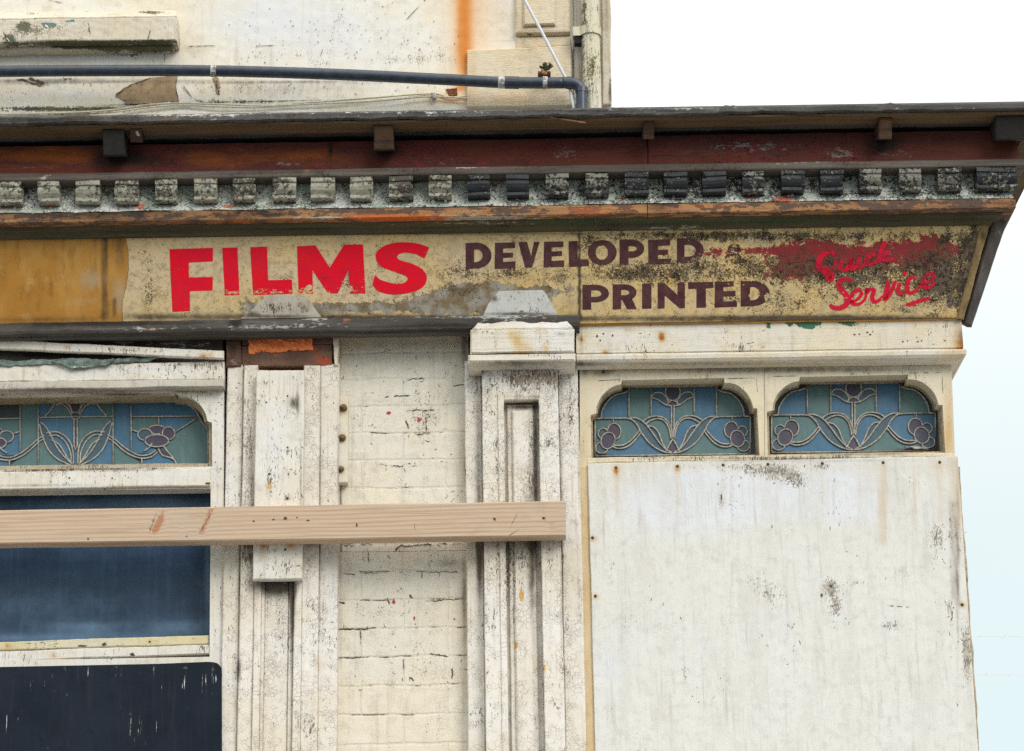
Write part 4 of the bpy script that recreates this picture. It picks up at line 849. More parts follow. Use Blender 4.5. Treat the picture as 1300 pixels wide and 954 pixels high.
# head of the bay: gap, split boards and torn paper-like paint
M = Mesh(); M.box(BX, XX(286, 435, .05), .05, .13, ZY(462, .05, 130), ZY(415, .05, 130)); build('gap_shade_block', M, M_black, shop)  # solid block painted black to read as shade inside the gap
M = Mesh(); M.pplate((-300, 440), (283.5, 430.5), (283.5, 462), (-300, 470), .012, .03, L=.01, jit=.002); build('head_board', M, M_greywood, shop, dict(patch=[(155, 435, 12, 4, .9), (230, 437, 50, 6, .5)], grime=[(60, 450, 80, 8, .5), (60, 433, 60, 4, .3)]))
M = Mesh(); M.pplate((-300, 468), (284.5, 459), (284.5, 482), (-300, 488), -.016, .03, L=.008, jit=.002, fr=14); hb = build('head_casing', M, M_white, shop, cY=-.0168, fields=dict(crack=hairs(90, 150, 282, 462, 480, upright=.6, seed=16, dots=.6), grime=[(250, 462, 40, 4, .3), (110, 465, 50, 3, .3)], loss=[(230, 466, 60, 8, .3)], cool=[(190, 470, 120, 10, .5)]))
M = Mesh()
M.pplate((-300, 462), (206, 453.5), (180, 460), (-300, 471), -.022, .006, L=.005, jit=.006, fr=16, wob=.004); M.pplate((64, 458), (146, 456), (138, 463), (92, 468), -.028, .003, L=.004, jit=.005, fr=26, wob=.006)
build('torn_paint_edge', M, M_teal, hb, dict(patch=[(100, 466, 40, 1.5, .5), (60, 462, 60, 2, .4)], grime=[(60, 456, 60, 3, .4)]))
M = Mesh(); M.pplate((-300, 488), (284.5, 481.5), (284.5, 490.5), (-300, 500), -.024, .05, L=.009, jit=.0018)
M.pplate((90, 495.5), (230, 492), (216, 499), (92, 502), .004, .02, L=.006, jit=.004, fr=18)
build('head_moulding', M, aged_paint('greyed_head_paint', (.50, .46, .38), (.55, .52, .46), speck=.8, streak=.5, off=(1, 4, 7)), shop, dict(grime=[(60, 494, 100, 2.5, .45), (160, 501, 60, 2, .6)], loss=[(160, 498, 60, 4, .3)], patch=[(60, 494, 40, 1.5, .5)]))

# ------------------------------------------------------------------ the painted sign
def hit(px, py, lift=0.0):
    A = Vector((0, -.045, zb_s)); n = Vector((0, (zt_s-zb_s), (ot-.045))).normalized(); n = Vector((0, -abs(n.y), -abs(n.z)))
    d = ray(px, py); t = (A-CAM).dot(n)/d.dot(n)
    return CAM+d*t+n*lift
sign = thing('shop_sign', hit(700, 400), 'long flaking ochre signboard with red and brown film processing lettering', 'sign')
def sledge(u, v, p):
    return Vector((.010*math.sin(v*5.2+.4)-.008+mn.noise(p*30)*.003, 0, 0)) if u < .002 else Vector((0, 0, 0))
xl = hit(163, 350).x
M = Mesh(); s0, s1 = .046, ot-.001
M.plate((xl, -s1, zt_s-.002), (XC+s1, -s1, zt_s-.002), (XC+s0, -s0, zb_s+.001), (xl, -s0, zb_s+.001), .0022, L=.0055, ch=.0012, jit=.0006, edge=sledge)
red = [(1090, 326, 120, 28, .36), (1000, 335, 46, 26, .34), (1190, 318, 40, 24, .36), (1060, 320, 95, 14, .22), (1030, 322, 42, 22, .55), (1150, 320, 70, 20, .45), (940, 318, 60, 6, .5), (905, 322, 14, 8, .45), (1060, 340, 60, 18, .35), (1010, 345, 18, 14, .35), (846, 322, 10, 8, .5), (836, 338, 6, 7, .5), (760, 342, 8, 7, .55), (850, 348, 10, 8, .5), (762, 312, 6, 5, .45), (880, 318, 10, 9, .4), (975, 350, 30, 8, .3), (1190, 312, 25, 14, .4), (932, 360, 10, 8, .25), (890, 350, 6, 8, .25), (1180, 340, 40, 14, .3)]
loss = [(1100, 325, 130, 34, .10), (1180, 380, 60, 20, .14), (880, 385, 200, 16, .10), (450, 345, 140, 50, .06), (900, 340, 170, 18, .30), (820, 350, 90, 14, .30), (1080, 350, 110, 25, .36), (1200, 345, 40, 50, .40), (1000, 300, 200, 8, .34), (860, 300, 120, 8, .26), (1240, 330, 20, 60, .5), (640, 345, 60, 8, .22), (575, 345, 40, 10, .2), (700, 355, 20, 10, .22), (190, 380, 14, 20, .26), (188, 345, 8, 30, .2), (450, 360, 160, 16, .08), (970, 385, 70, 16, .18), (745, 310, 20, 10, .25), (640, 303, 40, 4, .2), (300, 350, 120, 40, -.06), (760, 380, 100, 20, -.12), (1000, 365, 40, 14, -.05)]
bare = [(600, 368, 50, 14, .62), (655, 372, 60, 12, .7), (560, 384, 60, 16, .6), (450, 390, 100, 9, .62), (370, 394, 90, 8, .6), (600, 388, 60, 14, .6), (480, 340, 8, 14, .35), (330, 385, 40, 12, .35), (690, 372, 20, 10, .5), (620, 350, 40, 5, .35), (725, 365, 8, 14, .4)]
sf = dict(red=red, loss=loss, bare=bare, mauve=[(1195, 350, 22, 22, .65), (1175, 365, 30, 12, .4), (1210, 385, 14, 16, .55), (1236, 310, 16, 20, .6), (1150, 385, 60, 8, .3), (1205, 325, 14, 14, .45), (800, 400, 60, 4, .35), (1120, 404, 100, 4, .5), (955, 404, 60, 4, .45)],
          grime=[(820, 405, 500, 5, .6), (320, 402, 200, 6, .55), (700, 297, 560, 3.2, .5), (736, 350, 3, 60, .45), (1238, 345, 10, 60, .5), (590, 370, 14, 8, .35), (1050, 404, 180, 7, .5), (190, 402, 40, 6, .3), (725, 385, 14, 14, .35), (560, 405, 160, 6, .4), (735, 300, 736, 400, 1.6, .7), (1218, 310, 1216, 400, 2, .6), (330, 400, 312, 378, 4, .5)],
          pale=[(420, 350, 120, 20, .5), (480, 378, 90, 14, .5), (200, 340, 60, 40, .4), (300, 330, 160, 40, .35), (585, 335, 20, 30, .4), (640, 320, 60, 20, .25), (860, 385, 120, 12, .25)])
random.seed(11)
nn = Vector((0, -(zt_s-zb_s), -(ot-.045)))
def sflakes(n, x0, x1, y0, y1, sx=0):
    for k in range(n):
        x, y = random.uniform(x0, x1), random.uniform(y0, y1); flake(M, hit(x, y, .0008), nn, random.uniform(.003, .008), random.uniform(.0010, .0034))
sflakes(90, 555, 605, 342, 376); sflakes(80, 600, 700, 346, 366); sflakes(40, 690, 735, 340, 375); sflakes(60, 740, 1000, 345, 362); sflakes(70, 985, 1215, 325, 390); sflakes(25, 180, 195, 330, 400); sflakes(30, 850, 1210, 296, 306)
board = build('sign_board', M, M_sign, sign, sf)
def flashing(pts, lab, **f):
    M = Mesh(); a = [M.v(hit(x, y, .0022)) for x, y in pts]; c = [M.v(hit(x, y, .0004)) for x, y in pts]; n = len(a)
    M.f(a)
    for i in range(n): M.f((a[i], a[(i+1) % n], c[(i+1) % n], c[i]))
    o = build('flashing', M, M_flash2 if pts[0][0] < 400 else M_flash, sign, f, dense=.007); o['label'] = lab
flashing([(633, 370), (660, 369), (689, 368.5), (694, 374), (708, 400), (613, 402), (620, 386), (628, 376)], 'pale grey trapezoid of flashing under the maroon lettering', grime=[(660, 399, 50, 3, .6), (628, 380, 6, 5, .6), (670, 372, 40, 2, .2)], rust=[(655, 374, 20, 3, .18)], crack=[(645, 382, 1.4, 1.4, 1), (684, 380, 1.6, 1.6, 1), (662, 387, 1.4, 1.2, 1), (662, 396, 4, 2.5, 1)], patch=[(655, 373, 30, 3, .35)])
flashing([(338, 377), (352, 374), (372, 376), (390, 378), (397, 388), (408, 403), (305, 405), (318, 396), (328, 385)], 'rusty pale trapezoid of flashing under the scarlet lettering', grime=[(350, 402, 60, 3, .5), (320, 398, 10, 4, .5)], rust=[(381, 386, 4, 3, 1.0), (388, 392, 6, 4, .9), (392, 384, 4, 4, .7), (368, 394, 3, 2, .6)], patch=[(350, 380, 20, 4, .3)], loss=[(360, 392, 30, 6, .3)])
def word(name, polys, mat, lift=.0008, lab=None):
    M = Mesh()
    for p in polys:
        outer, holes = (p if isinstance(p, tuple) else (p, []))
        M.poly([hit(x, y, lift) for x, y in outer], [[hit(x, y, lift) for x, y in h] for h in holes])
    o = build(name, M, mat, sign, dict(red=red, loss=loss, grime=sf['grime'], wear=[(384, 340, 10, 20, .25), (440, 345, 16, 14, .22), (390, 368, 20, 8, .4), (450, 366, 30, 10, .3), (345, 370, 30, 5, .22), (335, 352, 16, 6, .3), (290, 368, 12, 8, .12), (500, 358, 20, 8, .25), (240, 390, 16, 10, .15), (860, 345, 60, 20, .3), (900, 330, 40, 20, .5), (350, 372, 140, 6, .25), (300, 370, 12, 6, .12), (760, 335, 20, 14, .2)]), dense=.012)
    if lab: o['label'] = lab
k6 = lambda pts: [(320+x/3.94, 230+y/3.94) for x, y in pts]
Fp = [(215.2, 316.6), (270.3, 315), (270.3, 332), (239.8, 333.5), (239.8, 352.6), (270.3, 351.8), (269.8, 369), (241, 370), (241.3, 395), (218.8, 396.4)]
Ip = [(282.2, 315), (301.5, 314.4), (304, 374.9), (285.5, 375.4)]
Lp = [(317.8, 314.2), (339, 313.4), (340.5, 356), (370.8, 355.2), (371.5, 373.4), (321.3, 375)]
Mp = [(377, 313), (400.5, 311.7), (418.5, 340), (436.8, 311), (460.9, 310.5), (463.9, 372.8), (443.9, 373.2), (442.2, 343), (429, 372.8), (416.2, 373), (396.6, 343), (397.4, 373.6), (379, 372.5)]
Sp = cr(k6([(885, 332), (876, 360), (862, 388)]), 2)+cr(k6([(820, 366), (770, 358), (735, 366), (726, 383), (745, 398), (800, 414), (850, 440), (874, 480), (862, 522), (820, 550), (750, 566), (680, 566), (628, 548), (606, 522), (606, 498), (616, 470)]), 5)+cr(k6([(640, 494), (700, 511), (750, 513), (776, 496), (770, 476), (720, 456), (650, 430), (622, 396), (624, 355), (668, 322), (740, 307), (820, 312), (884, 331)]), 5)
word('lettering', [Fp, Ip, Lp, Mp, Sp], M_red, lab='large scarlet capitals reading FILMS')
k7 = lambda pts: [(560+x/3.94, 230+y/3.94) for x, y in pts]
k8 = lambda pts: [(730+x/4.815, 260+y/4.815) for x, y in pts]
def D(f, x0, y0, x1, y1, w, t, sl=-2):           # D with a round bowl, in crop units
    r = (y1-y0)/2; cy = (y0+y1)/2; mx = x0+(x1-x0)*.42
    def bowl(a, b): return [(mx+a*math.sin(q), cy-b*math.cos(q)+sl) for q in (math.pi*k/14 for k in range(15))]
    return (f([(x0, y0)]+bowl(x1-mx, r)+[(x0, y1)]), [f([(x0+w, y0+t)]+bowl(x1-mx-w*1.05, r-t)+[(x0+w, y1-t)])])
def Pp(f, x0, y0, x1, y1, w, t, mid, leg=None):
    cy = (y0+mid)/2; r = (mid-y0)/2; mx = x0+(x1-x0)*.50
    def bowl(a, b): return [(mx+a*math.sin(q), cy-b*math.cos(q)) for q in (math.pi*k/12 for k in range(13))]
    if leg: out = [(x0, y0)]+bowl(x1-mx, r)[:-2]+leg+[(x0+w, mid-4), (x0+w, y1), (x0, y1+2)]
    else: out = [(x0, y0)]+bowl(x1-mx, r)+[(x0+w, mid), (x0+w, y1), (x0, y1+2)]
    return (f(out), [f([(x0+w, y0+t)]+bowl(x1-mx-w*.85, r-t)+[(x0+w, mid-t)])])
dev = [D(k7, 123, 311, 252, 440, 42, 33),
       k7([(270, 310), (370, 307), (370, 335), (310, 338), (310, 360), (360, 358), (360, 382), (310, 385), (310, 406), (372, 402), (372, 437), (268, 440)]),
       k7([(387, 307), (430, 305), (450, 376), (465, 305), (493, 304), (455, 433), (420, 434)]),
       k7([(515, 304), (612, 302), (612, 330), (553, 333), (553, 353), (605, 350), (605, 375), (553, 378), (553, 400), (615, 397), (615, 430), (512, 433)]),
       k7([(638, 302), (683, 300), (683, 392), (738, 392), (740, 425), (640, 430)])]
word('lettering', dev, M_brown, lab='brown capitals DEVEL at the start of the upper brown line')
dev2 = [(k7(ell(806, 358, 72, 63, 28)), [k7(ell(804, 358, 31, 37, 24))]), Pp(k7, 893, 293, 1016, 420, 44, 32, 384),
        k7([(1035, 295), (1145, 293), (1145, 322), (1085, 325), (1085, 345), (1135, 343), (1135, 368), (1085, 370), (1085, 390), (1150, 388), (1150, 415), (1038, 418)]), D(k8, 623, 207, 787, 360, 46, 40)]
word('lettering', dev2, M_brown, lab='scuffed brown capitals OPED ending the upper brown line')
def ribbon(pts, w, taper=.0):
    p = [Vector((x, y, 0)) for x, y in pts]; L_, R_ = [], []
    for i, q in enumerate(p):
        d = (p[min(i+1, len(p)-1)]-p[max(i-1, 0)]); d = d.normalized() if d.length > 0 else Vector((1, 0, 0)); n = Vector((-d.y, d.x, 0))
        f = i/(len(p)-1); ww = w/2*(1-taper*abs(2*f-1)**3)*(1+.25*d.y if d.y > 0 else 1)
        L_.append(q+n*ww); R_.append(q-n*ww)
    return L_, R_
def script(name, strokes, w, mat, lab, lift=.0012):
    M = Mesh()
    for i, st in enumerate(strokes):
        wd = w
        if isinstance(st, tuple): st, wd = st
        L_, R_ = ribbon(cr(st, 6), wd, .35); lf = lift+i*.00012
        a = [M.v(hit(q.x, q.y, lf)) for q in L_]; b = [M.v(hit(q.x, q.y, lf)) for q in R_]
        for k in range(len(a)-1): M.f((a[k], a[k+1], b[k+1], b[k]))
    o = build(name, M, mat, sign, dict(loss=loss, wear=[(1090, 310, 60, 22, .42), (1175, 355, 20, 12, .2), (1075, 385, 14, 8, .2)]), dense=.006); o['label'] = lab
k9 = lambda pts: [(980+x/4.0625, 260+y/4.0625) for x, y in pts]
amp = [k8([(1040, 330), (1000, 345), (960, 350), (935, 335), (945, 310), (985, 290), (1000, 270), (985, 258), (960, 262), (955, 285), (990, 315), (1050, 350)])]
script('lettering', amp, 7, M_faint, 'worn brown ampersand almost lost under red paint')
pri = [Pp(k8, 45, 490, 208, 642, 54, 34, 598), Pp(k8, 230, 487, 376, 640, 52, 34, 588, [(348, 574), (378, 640), (318, 640), (290, 586)]),
       k8([(410, 483), (467, 481), (467, 636), (410, 638)]), k8([(505, 480), (547, 480), (627, 552), (627, 477), (672, 475), (672, 633), (640, 635), (548, 556), (548, 635), (505, 637)]),
       k8([(690, 475), (845, 472), (845, 510), (800, 513), (800, 630), (742, 632), (742, 515), (692, 517)]),
       k8([(855, 472), (970, 468), (970, 500), (907, 505), (907, 530), (980, 527), (980, 560), (907, 562), (907, 592), (990, 590), (990, 625), (853, 630)]), D(k8, 1012, 468, 1190, 624, 58, 38)]
word('lettering', pri, M_brown, lab='brown capitals reading PRINTED')
serv = [(k9([(412, 402), (398, 386), (368, 386), (346, 412), (360, 442), (386, 474), (384, 512), (350, 534), (314, 530), (299, 514)]), 6.2),
        k9([(400, 508), (438, 490), (462, 460), (446, 440), (420, 458), (408, 488), (420, 512), (452, 512), (482, 486)]),
        k9([(480, 490), (492, 430), (488, 452), (508, 436), (526, 444), (516, 478), (528, 502), (556, 490), (572, 470)]),
        (k9([(588, 396), (598, 404), (592, 444), (582, 488), (602, 468), (622, 434), (632, 404), (642, 396)]), 5.4),
        k9([(660, 402), (650, 440), (660, 460), (688, 450)]), (k9([(678, 362), (690, 346)]), 6),
        k9([(742, 388), (722, 374), (700, 398), (696, 436), (712, 456), (746, 440), (764, 420)]),
        k9([(762, 420), (806, 398), (836, 372), (826, 352), (796, 368), (776, 402), (790, 428), (820, 420), (842, 396)])]
script('lettering', serv, 4.6, M_script, 'crimson handwritten script word Service')
quick = [(k9([(322, 262), (300, 240), (262, 258), (240, 296), (250, 338), (290, 348), (326, 312), (332, 270)]), 6), (k9([(262, 318), (284, 350), (300, 386), (322, 352)]), 8),
         (k9([(362, 288), (352, 326), (374, 338), (398, 316), (412, 282), (404, 318), (420, 332), (440, 314)]), 5.5), k9([(456, 268), (444, 308), (458, 322), (480, 306)]), k9([(460, 240), (470, 234)]),
         (k9([(530, 262), (506, 258), (488, 288), (500, 312), (540, 292)]), 5.5), (k9([(584, 190), (560, 250), (548, 300)]), 5.5), k9([(610, 240), (568, 272), (590, 288), (630, 278)])]
script('lettering', quick, 5, M_script, 'broken crimson script word Quick above Service')
script('lettering', [(k9([(690, 518), (730, 508), (780, 492), (818, 486)]), 5)], 5, M_script, 'short crimson brush dash under the script')
# corner bead running up the mitred end of the sign
M = Mesh(); C0, C1 = Vector((XC+.046, -.046, zb_s-.004)), Vector((XC+ot, -ot, zt_s+.004)); dx = Vector((.012, .005, 0))
M.plate(C1+Vector((-.010, -.006, 0)), C1+dx, C0+dx, C0+Vector((-.006, -.006, 0)), .012, L=.008, ch=.003, jit=.0016, fr=22)
build('corner_bead', M, M_mitre, sign, dict(grime=[(1248, 300, 6, 14, .5)]))
M = Mesh(); e = Vector((.030, .030, 0)); q = Vector((.062, .045, 0))
M.plate(C1+Vector((.022, .012, .012)), C1+Vector((.066, .02, .022)), C0+Vector((.034, .02, -.016)), C0+Vector((.014, .014, -.006)), .03, L=.01, ch=.004, jit=.0012)
build('corner_board', M, M_edge, shop, dict(patch=[(1270, 330, 6, 40, .3)]))

# ------------------------------------------------------------------ boarded panel
M = Mesh(); p0 = 0.0; th = .012; Lp_ = .0075
tl, tr = W(746, 588.5, p0), W(1215.5, 579.5, p0); bl, br = W(755.5, 870, p0), W(1236, 866, p0)
M.plate(tl, tr, (br.x, p0, 1.2), (bl.x, p0, 1.2), th-.001, L=Lp_, ch=.0015, jit=.0010)
pan_sp = [(782, 594), (860, 592), (918, 590.5), (975, 589.5), (1044, 588.5), (1121, 587.5), (1193, 587), (752.5, 683), (756, 757), (1221.5, 768)]
panel = build('boarding_panel', M, M_panel, None, cY=-.0008, fields=dict(
    rust=[(782, 600, 784, 650, 3, .28), (860, 600, 861, 640, 3, .3), (918, 595, 919, 640, 2.5, .25), (1044, 592, 1044, 640, 2.5, .2), (1121, 592, 1122, 690, 5, .3), (1193, 592, 1194, 660, 4, .28), (1160, 590, 1160, 650, 3, .18), (1090, 592, 1091, 630, 3, .15), (782, 597, 4, 6, 1.3), (860, 595, 4, 5, 1.2), (752, 684, 5, 4, 1.1), (756, 758, 4, 5, 1.0), (1221, 768, 4, 4, 1.4), (975, 590, 3, 3, .5), (1120, 640, 8, 40, .32), (1160, 640, 4, 34, .18), (1210, 640, 6, 80, .35), (790, 610, 60, 26, .16), (1218, 620, 5, 80, .5), (960, 592, 200, 5, .22), (1230, 780, 4, 80, .35), (985, 600, 40, 10, .16), (1195, 590, 20, 10, .3)],
    loss=[(915, 592, 70, 7, .32), (975, 600, 50, 14, .5), (1010, 610, 18, 14, .5), (1055, 745, 14, 10, .6), (1062, 770, 10, 14, .5), (1130, 795, 26, 10, .45), (1190, 685, 10, 30, .45), (1228, 830, 8, 40, .6), (1205, 770, 10, 10, .55), (1002, 795, 12, 8, .4), (985, 760, 30, 30, .25), (1088, 740, 16, 6, .4), (1140, 730, 12, 12, .3), (870, 850, 12, 14, .3), (915, 635, 6, 12, .3), (830, 800, 60, 50, .1), (1210, 660, 6, 40, .4), (1045, 590, 10, 10, .5)],
    crack=hairs(70, 760, 1215, 600, 940, upright=.8, seed=12, dots=.5)+hairs(60, 1180, 1230, 640, 900, upright=.8, seed=13, dots=.4)+hairs(40, 900, 1060, 588, 620, upright=.9, seed=14)+[(1055, 744, 2.4, 2, .9), (1043, 756, 2, 3, .9), (1125, 769, 1155, 771, 1.0, .45), (1204, 770, 1212, 772, 1.4, .6), (1208, 775, 1209, 788, 1.4, .5), (916, 632, 1, 6, .4)],
    cool=[(850, 640, 90, 50, .75), (940, 630, 110, 40, .8), (1050, 620, 70, 40, .6), (1080, 640, 50, 30, .6), (770, 850, 40, 30, .6), (770, 800, 20, 30, .3), (890, 820, 10, 14, .6), (1000, 790, 10, 16, .6), (1060, 780, 8, 26, .6), (955, 780, 20, 20, .35), (915, 770, 8, 30, .4)],
    grime=[(830, 590, 830, 640, 2, .16), (900, 590, 901, 660, 2, .15), (985, 592, 986, 680, 3, .18), (1020, 592, 1020, 640, 2, .2), (1150, 680, 1150, 760, 3, .15), (1175, 640, 1175, 720, 6, .2), (1208, 640, 1210, 760, 5, .28), (980, 585, 240, 3, .3), (1216, 720, 3, 160, .4), (748, 640, 2, 60, .25)]), loc=W(985, 866, 0)*1.0)
tag(panel, 'large chalky white board screwed over the bay below the two arched stained glass lights', 'board')
for x, y in pan_sp:
    M = Mesh(); disc(M, x, y, p0-.0006, .0042, .002); build('screw', M, M_screw, panel)
# ------------------------------------------------------------------ loose things on the front
M = Mesh(); YP = -.095
M.plate(W(-420, 655, YP), W(718.5, 636, YP), W(718.5, 680.5, YP), W(-420, 696.5, YP), .046, L=.008, ch=.003, jit=.0008, fr=5)
tp = build('timber_plank', M, M_timber, None, cY=YP-.0006, fields=dict(crack=[(322, 662, 2.6, 1.3, 1), (347, 660, 2, 1.3, 1), (362, 658, 2.6, 2.4, 1), (377, 657, 1.4, 1.1, 1), (391, 661, 2.6, 1.4, 1), (453, 667, 1.5, 3, 1), (628, 659, 1.6, 1.6, 1), (690, 658, 2.4, 2, 1), (112, 684, 1.4, 1.6, 1), (237, 681, 1.4, 1.4, 1), (189, 678, 198, 652, .6, .8), (252, 679, 268, 652, .6, .8), (660, 672, 646, 680, .5, .6), (657, 652, 646, 672, .5, .6), (526, 664, 527, 674, .5, .6)], rust=[(206, 662, 200, 672, 6, .55), (208, 648, 194, 676, 4.5, .6), (268, 648, 256, 676, 5, .75), (230, 670, 4, 10, .35), (237, 680, 4, 3, .45), (246, 660, 3, 12, .3), (700, 668, 7, 7, .55), (657, 655, 8, 5, .12), (660, 672, 14, 3, .2)],
     grime=[(189, 676, 199, 650, 1.2, .75), (252, 678, 270, 650, 1.2, .55), (322, 662, 3, 1.6, .9), (347, 660, 2, 1.4, .8), (362, 658, 3, 2.6, 1.2), (377, 657, 1.5, 1.2, .8), (391, 661, 3, 1.6, .9), (453, 668, 1.6, 5, .8), (628, 659, 2, 2, 1), (691, 658, 3, 2.5, .8), (112, 684, 2, 2, .9), (526, 666, 1.4, 8, .35), (401, 662, 1.2, 10, .3), (657, 652, 645, 676, 1.6, .35), (716, 658, 2.5, 24, .3)]), loc=W(150, 690, YP))
tag(tp, 'raw sawn timber plank nailed across the dark window and both pilasters', 'plank')
sb = Mesh(); a, b = XX(429.5, 560, .016), XX(442, 560, .016); sb.plate((a, .016, ZY(503.5, .016, 435)), (b, .016, ZY(503.5, .016, 435)), (b, .016, ZY(613, .016, 435)), (a, .016, ZY(613, .016, 435)), .028, L=.005, jit=.001)
bt = build('wooden_batten', sb, aged_paint('cream_batten_paint', (.69, .62, .48), (.70, .66, .56), speck=.4, streak=.2, rust=(.30, .16, .03), off=(1, 7, 7)), None, dict(rust=[(436, 520, 4, 6, .9), (435, 556, 4, 6, .8), (433, 597, 4, 6, .9)], crack=[(436, 509, 1.5, 1.5, .8), (436, 574, 1.5, 1.5, .9)]), loc=W(436, 613, .016))
tag(bt, 'short cream batten with three rusty fixings standing upright beside the brick recess', 'batten')
m_pt = plain('rusty_putty', (.26, .16, .06), (.10, .06, .028), 140, .85, .9)
for x, y, r in ((436, 518, .011), (435, 556.5, .0105), (433, 596, .0085)):
    M = Mesh(); c = W(x, y, .016)
    for k in range(3):
        pts = [(c.x+r*(1-.28*k)*math.cos(t)*random.uniform(.8, 1.15), .014-.005*k, c.z+r*(1-.28*k)*math.sin(t)*random.uniform(.8, 1.15)) for t in (2*math.pi*q/10 for q in range(10))]
        base = [M.v(p) for p in pts]; topv = [M.v((p[0]*.9+c.x*.1, p[1]-.004, p[2]*.9+c.z*.1)) for p in pts]
        for q in range(10): M.f((base[q], base[(q+1) % 10], topv[(q+1) % 10], topv[q]))
        M.f(topv)
    build('fixing', M, m_pt, bt)
M = Mesh(); M.pplate((-330, 415), (283.5, 445.5), (283.5, 455.5), (-330, 428), -.034, .012, L=.006, jit=.0015, fr=12)
ls = build('loose_strip', M, M_white, None, dict(rust=[(85, 441, 4, 3, 1.1), (238, 452, 4, 3, .9), (258, 452, 7, 4, 1.1), (268, 451, 4, 4, .7)], crack=[(258, 453, 2, 1.4, .7)], grime=[(150, 452, 120, 2, .3)], patch=[(160, 448, 5, 2, .3)], loss=[(150, 445, 140, 4, .3)]), loc=W(100, 445, -.034))
tag(ls, 'thin white strip of moulding hanging askew above the window head', 'moulding strip')
# navy board under the window
pts = [(-100, 1500), (-100, 849), (200, 843), (262, 840.5)]+cr([(268, 840.6), (275, 842), (279.5, 846), (281, 853)], 4)+[(283, 1500)]
M = Mesh(); M.prism(pts, [], -.012, .011)
nb = build('navy_board', M, M_navy, None, cY=-.0128, fields=dict(crack=[(82, 848, 2, 1.5, .7), (148, 847, 2, 2, .8), (270, 850, 3, 3, .7), (235, 848, 4, 2, .5)], loss=[(150, 850, 150, 14, .12), (275, 862, 6, 6, .5)], cool=[(200, 870, 60, 30, .08)]), dense=.012, loc=W(100, 960, 0))
tag(nb, 'navy painted board with a rounded corner closing the bottom of the window', 'board')

# ------------------------------------------------------------------ the taller house behind
YU = .30
house = thing('house', (-1.2, YU, 0), 'tall cream stuccoed house with rust streak and mossy sill rising behind the shop roof', 'house')
xr = XX(775, 60, YU); xl = -3.6
M = Mesh(); za, zb = ZR+.004, 5.0
M.plate((xl, YU, zb), (xr, YU, zb), (xr, YU, za), (xl, YU, za), .12, L=.0085, ch=.0003, jit=.0012)
M.plate((xl, YU, 7.0), (xr, YU, 7.0), (xr, YU, zb+.0005), (xl, YU, zb), .12, L=.15, ch=0, jit=.0012)
uf = dict(rust=[(620, 100, 60, 40, .10), (300, 20, 8, 60, .06), (589, -80, 590, 92, 9, .50), (594, -90, 592, 84, 19, .34), (600, -90, 594, 60, 42, .34), (620, 10, 30, 60, .14), (580, 30, 8, 90, .2), (565, 124, 22, 6, .5), (620, 122, 50, 8, .3), (605, 128, 60, 5, .35), (585, 112, 10, 6, .9)],
    moss=[(150, 58, 70, 6, .6), (165, 67, 24, 8, .8), (215, 62, 14, 6, .65), (219, 112, 7, 20, 1.0), (60, 139, 70, 4, .8), (140, 139, 34, 4, .8), (290, 129, 90, 3.5, .7), (90, 110, 60, 4, .3), (20, 104, 30, 3, .25), (60, 138, 80, 2, .5), (200, 25, 20, 3, .5)],
    patch=[(572, 117, 9, 6, .9)],
    crack=[(209, 64, 209, 82, 1.6, .7), (203, 62, 209, 67, 1.6, .7), (236, 59, 275, 58, .9, .4), (318, 59, 352, 57.5, .9, .5), (515, 26, 535, 5, .9, .45), (538, 2, 545, -8, .9, .45), (36, 100, 58, 106, 3, .6), (58, 106, 62, 109, 1.4, .4), (148, 122, 160, 112, 1.0, .5), (160, 112, 192, 99, 1.0, .5), (232, 108, 244, 124, 1, .35), (274, 106, 277, 119, 2, .45), (410, 62, 404, 80, .8, .25)],
    grime=[(100, 63, 110, 3, .45), (60, 103, 130, 4, .35), (330, 104, 260, 3, .35), (210, 135, 200, 4, .30), (330, 76, 60, 14, .12), (440, 40, 60, 40, .10), (300, 60, 4, 40, .16), (345, 66, 3, 30, .18), (480, 60, 3, 40, .14), (395, 50, 2, 50, .14), (530, 40, 3, 50, .12), (250, 66, 20, 12, .2), (660, 52, 60, 2, .25), (20, 112, 60, 10, .16), (90, 122, 60, 10, .14), (400, 112, 160, 8, .2), (725, 60, 2, 90, .3), (160, 128, 8, 4, .4), (340, 120, 100, 12, .15), (60, 145, 90, 4, .4), (770, 60, 4, 90, .25)],
    cool=[(420, 50, 190, 70, .5), (100, 74, 120, 10, .6), (90, 118, 100, 12, .4), (330, 20, 100, 40, .4)], loss=[(440, 55, 70, 30, .22), (500, 75, 70, 8, .3), (340, 72, 30, 10, .35), (320, 112, 100, 8, .25)])
M.cur = 1
M.poly([W(x, y, YU-.0022) for x, y in [(146, 122), (150, 117), (154, 116), (159, 111), (172, 106), (183, 103), (190, 99), (226, 96), (224, 104), (223, 112), (226, 121), (227, 130), (214, 128), (196, 132), (180, 131), (168, 133), (158, 132), (160, 128), (152, 125)]]); M.cur = 0
for c in ((146, 122, 160, 110, 1.2, .9), (160, 110, 190, 99, 1.0, .9), (224, 100, 223, 112, 1, .9), (223, 112, 227, 130, 1.2, .9), (158, 132, 200, 133, 1.2, .8), (230, 110, 246, 126, .7, .7), (246, 126, 262, 131, .7, .7), (120, 134, 232, 131, 1.0, .7), (0, 140, 60, 138, 1.6, .8), (60, 138, 140, 136, 1.2, .6), (240, 131, 420, 127, .9, .5), (20, 101, 58, 108, 2.2, .9), (80, 100, 92, 100, 1.6, .8), (60, 0, 80, 4, .8, .5), (10, 145, 130, 143, 1.2, .6)): uf['crack'].append(c)
random.seed(21)
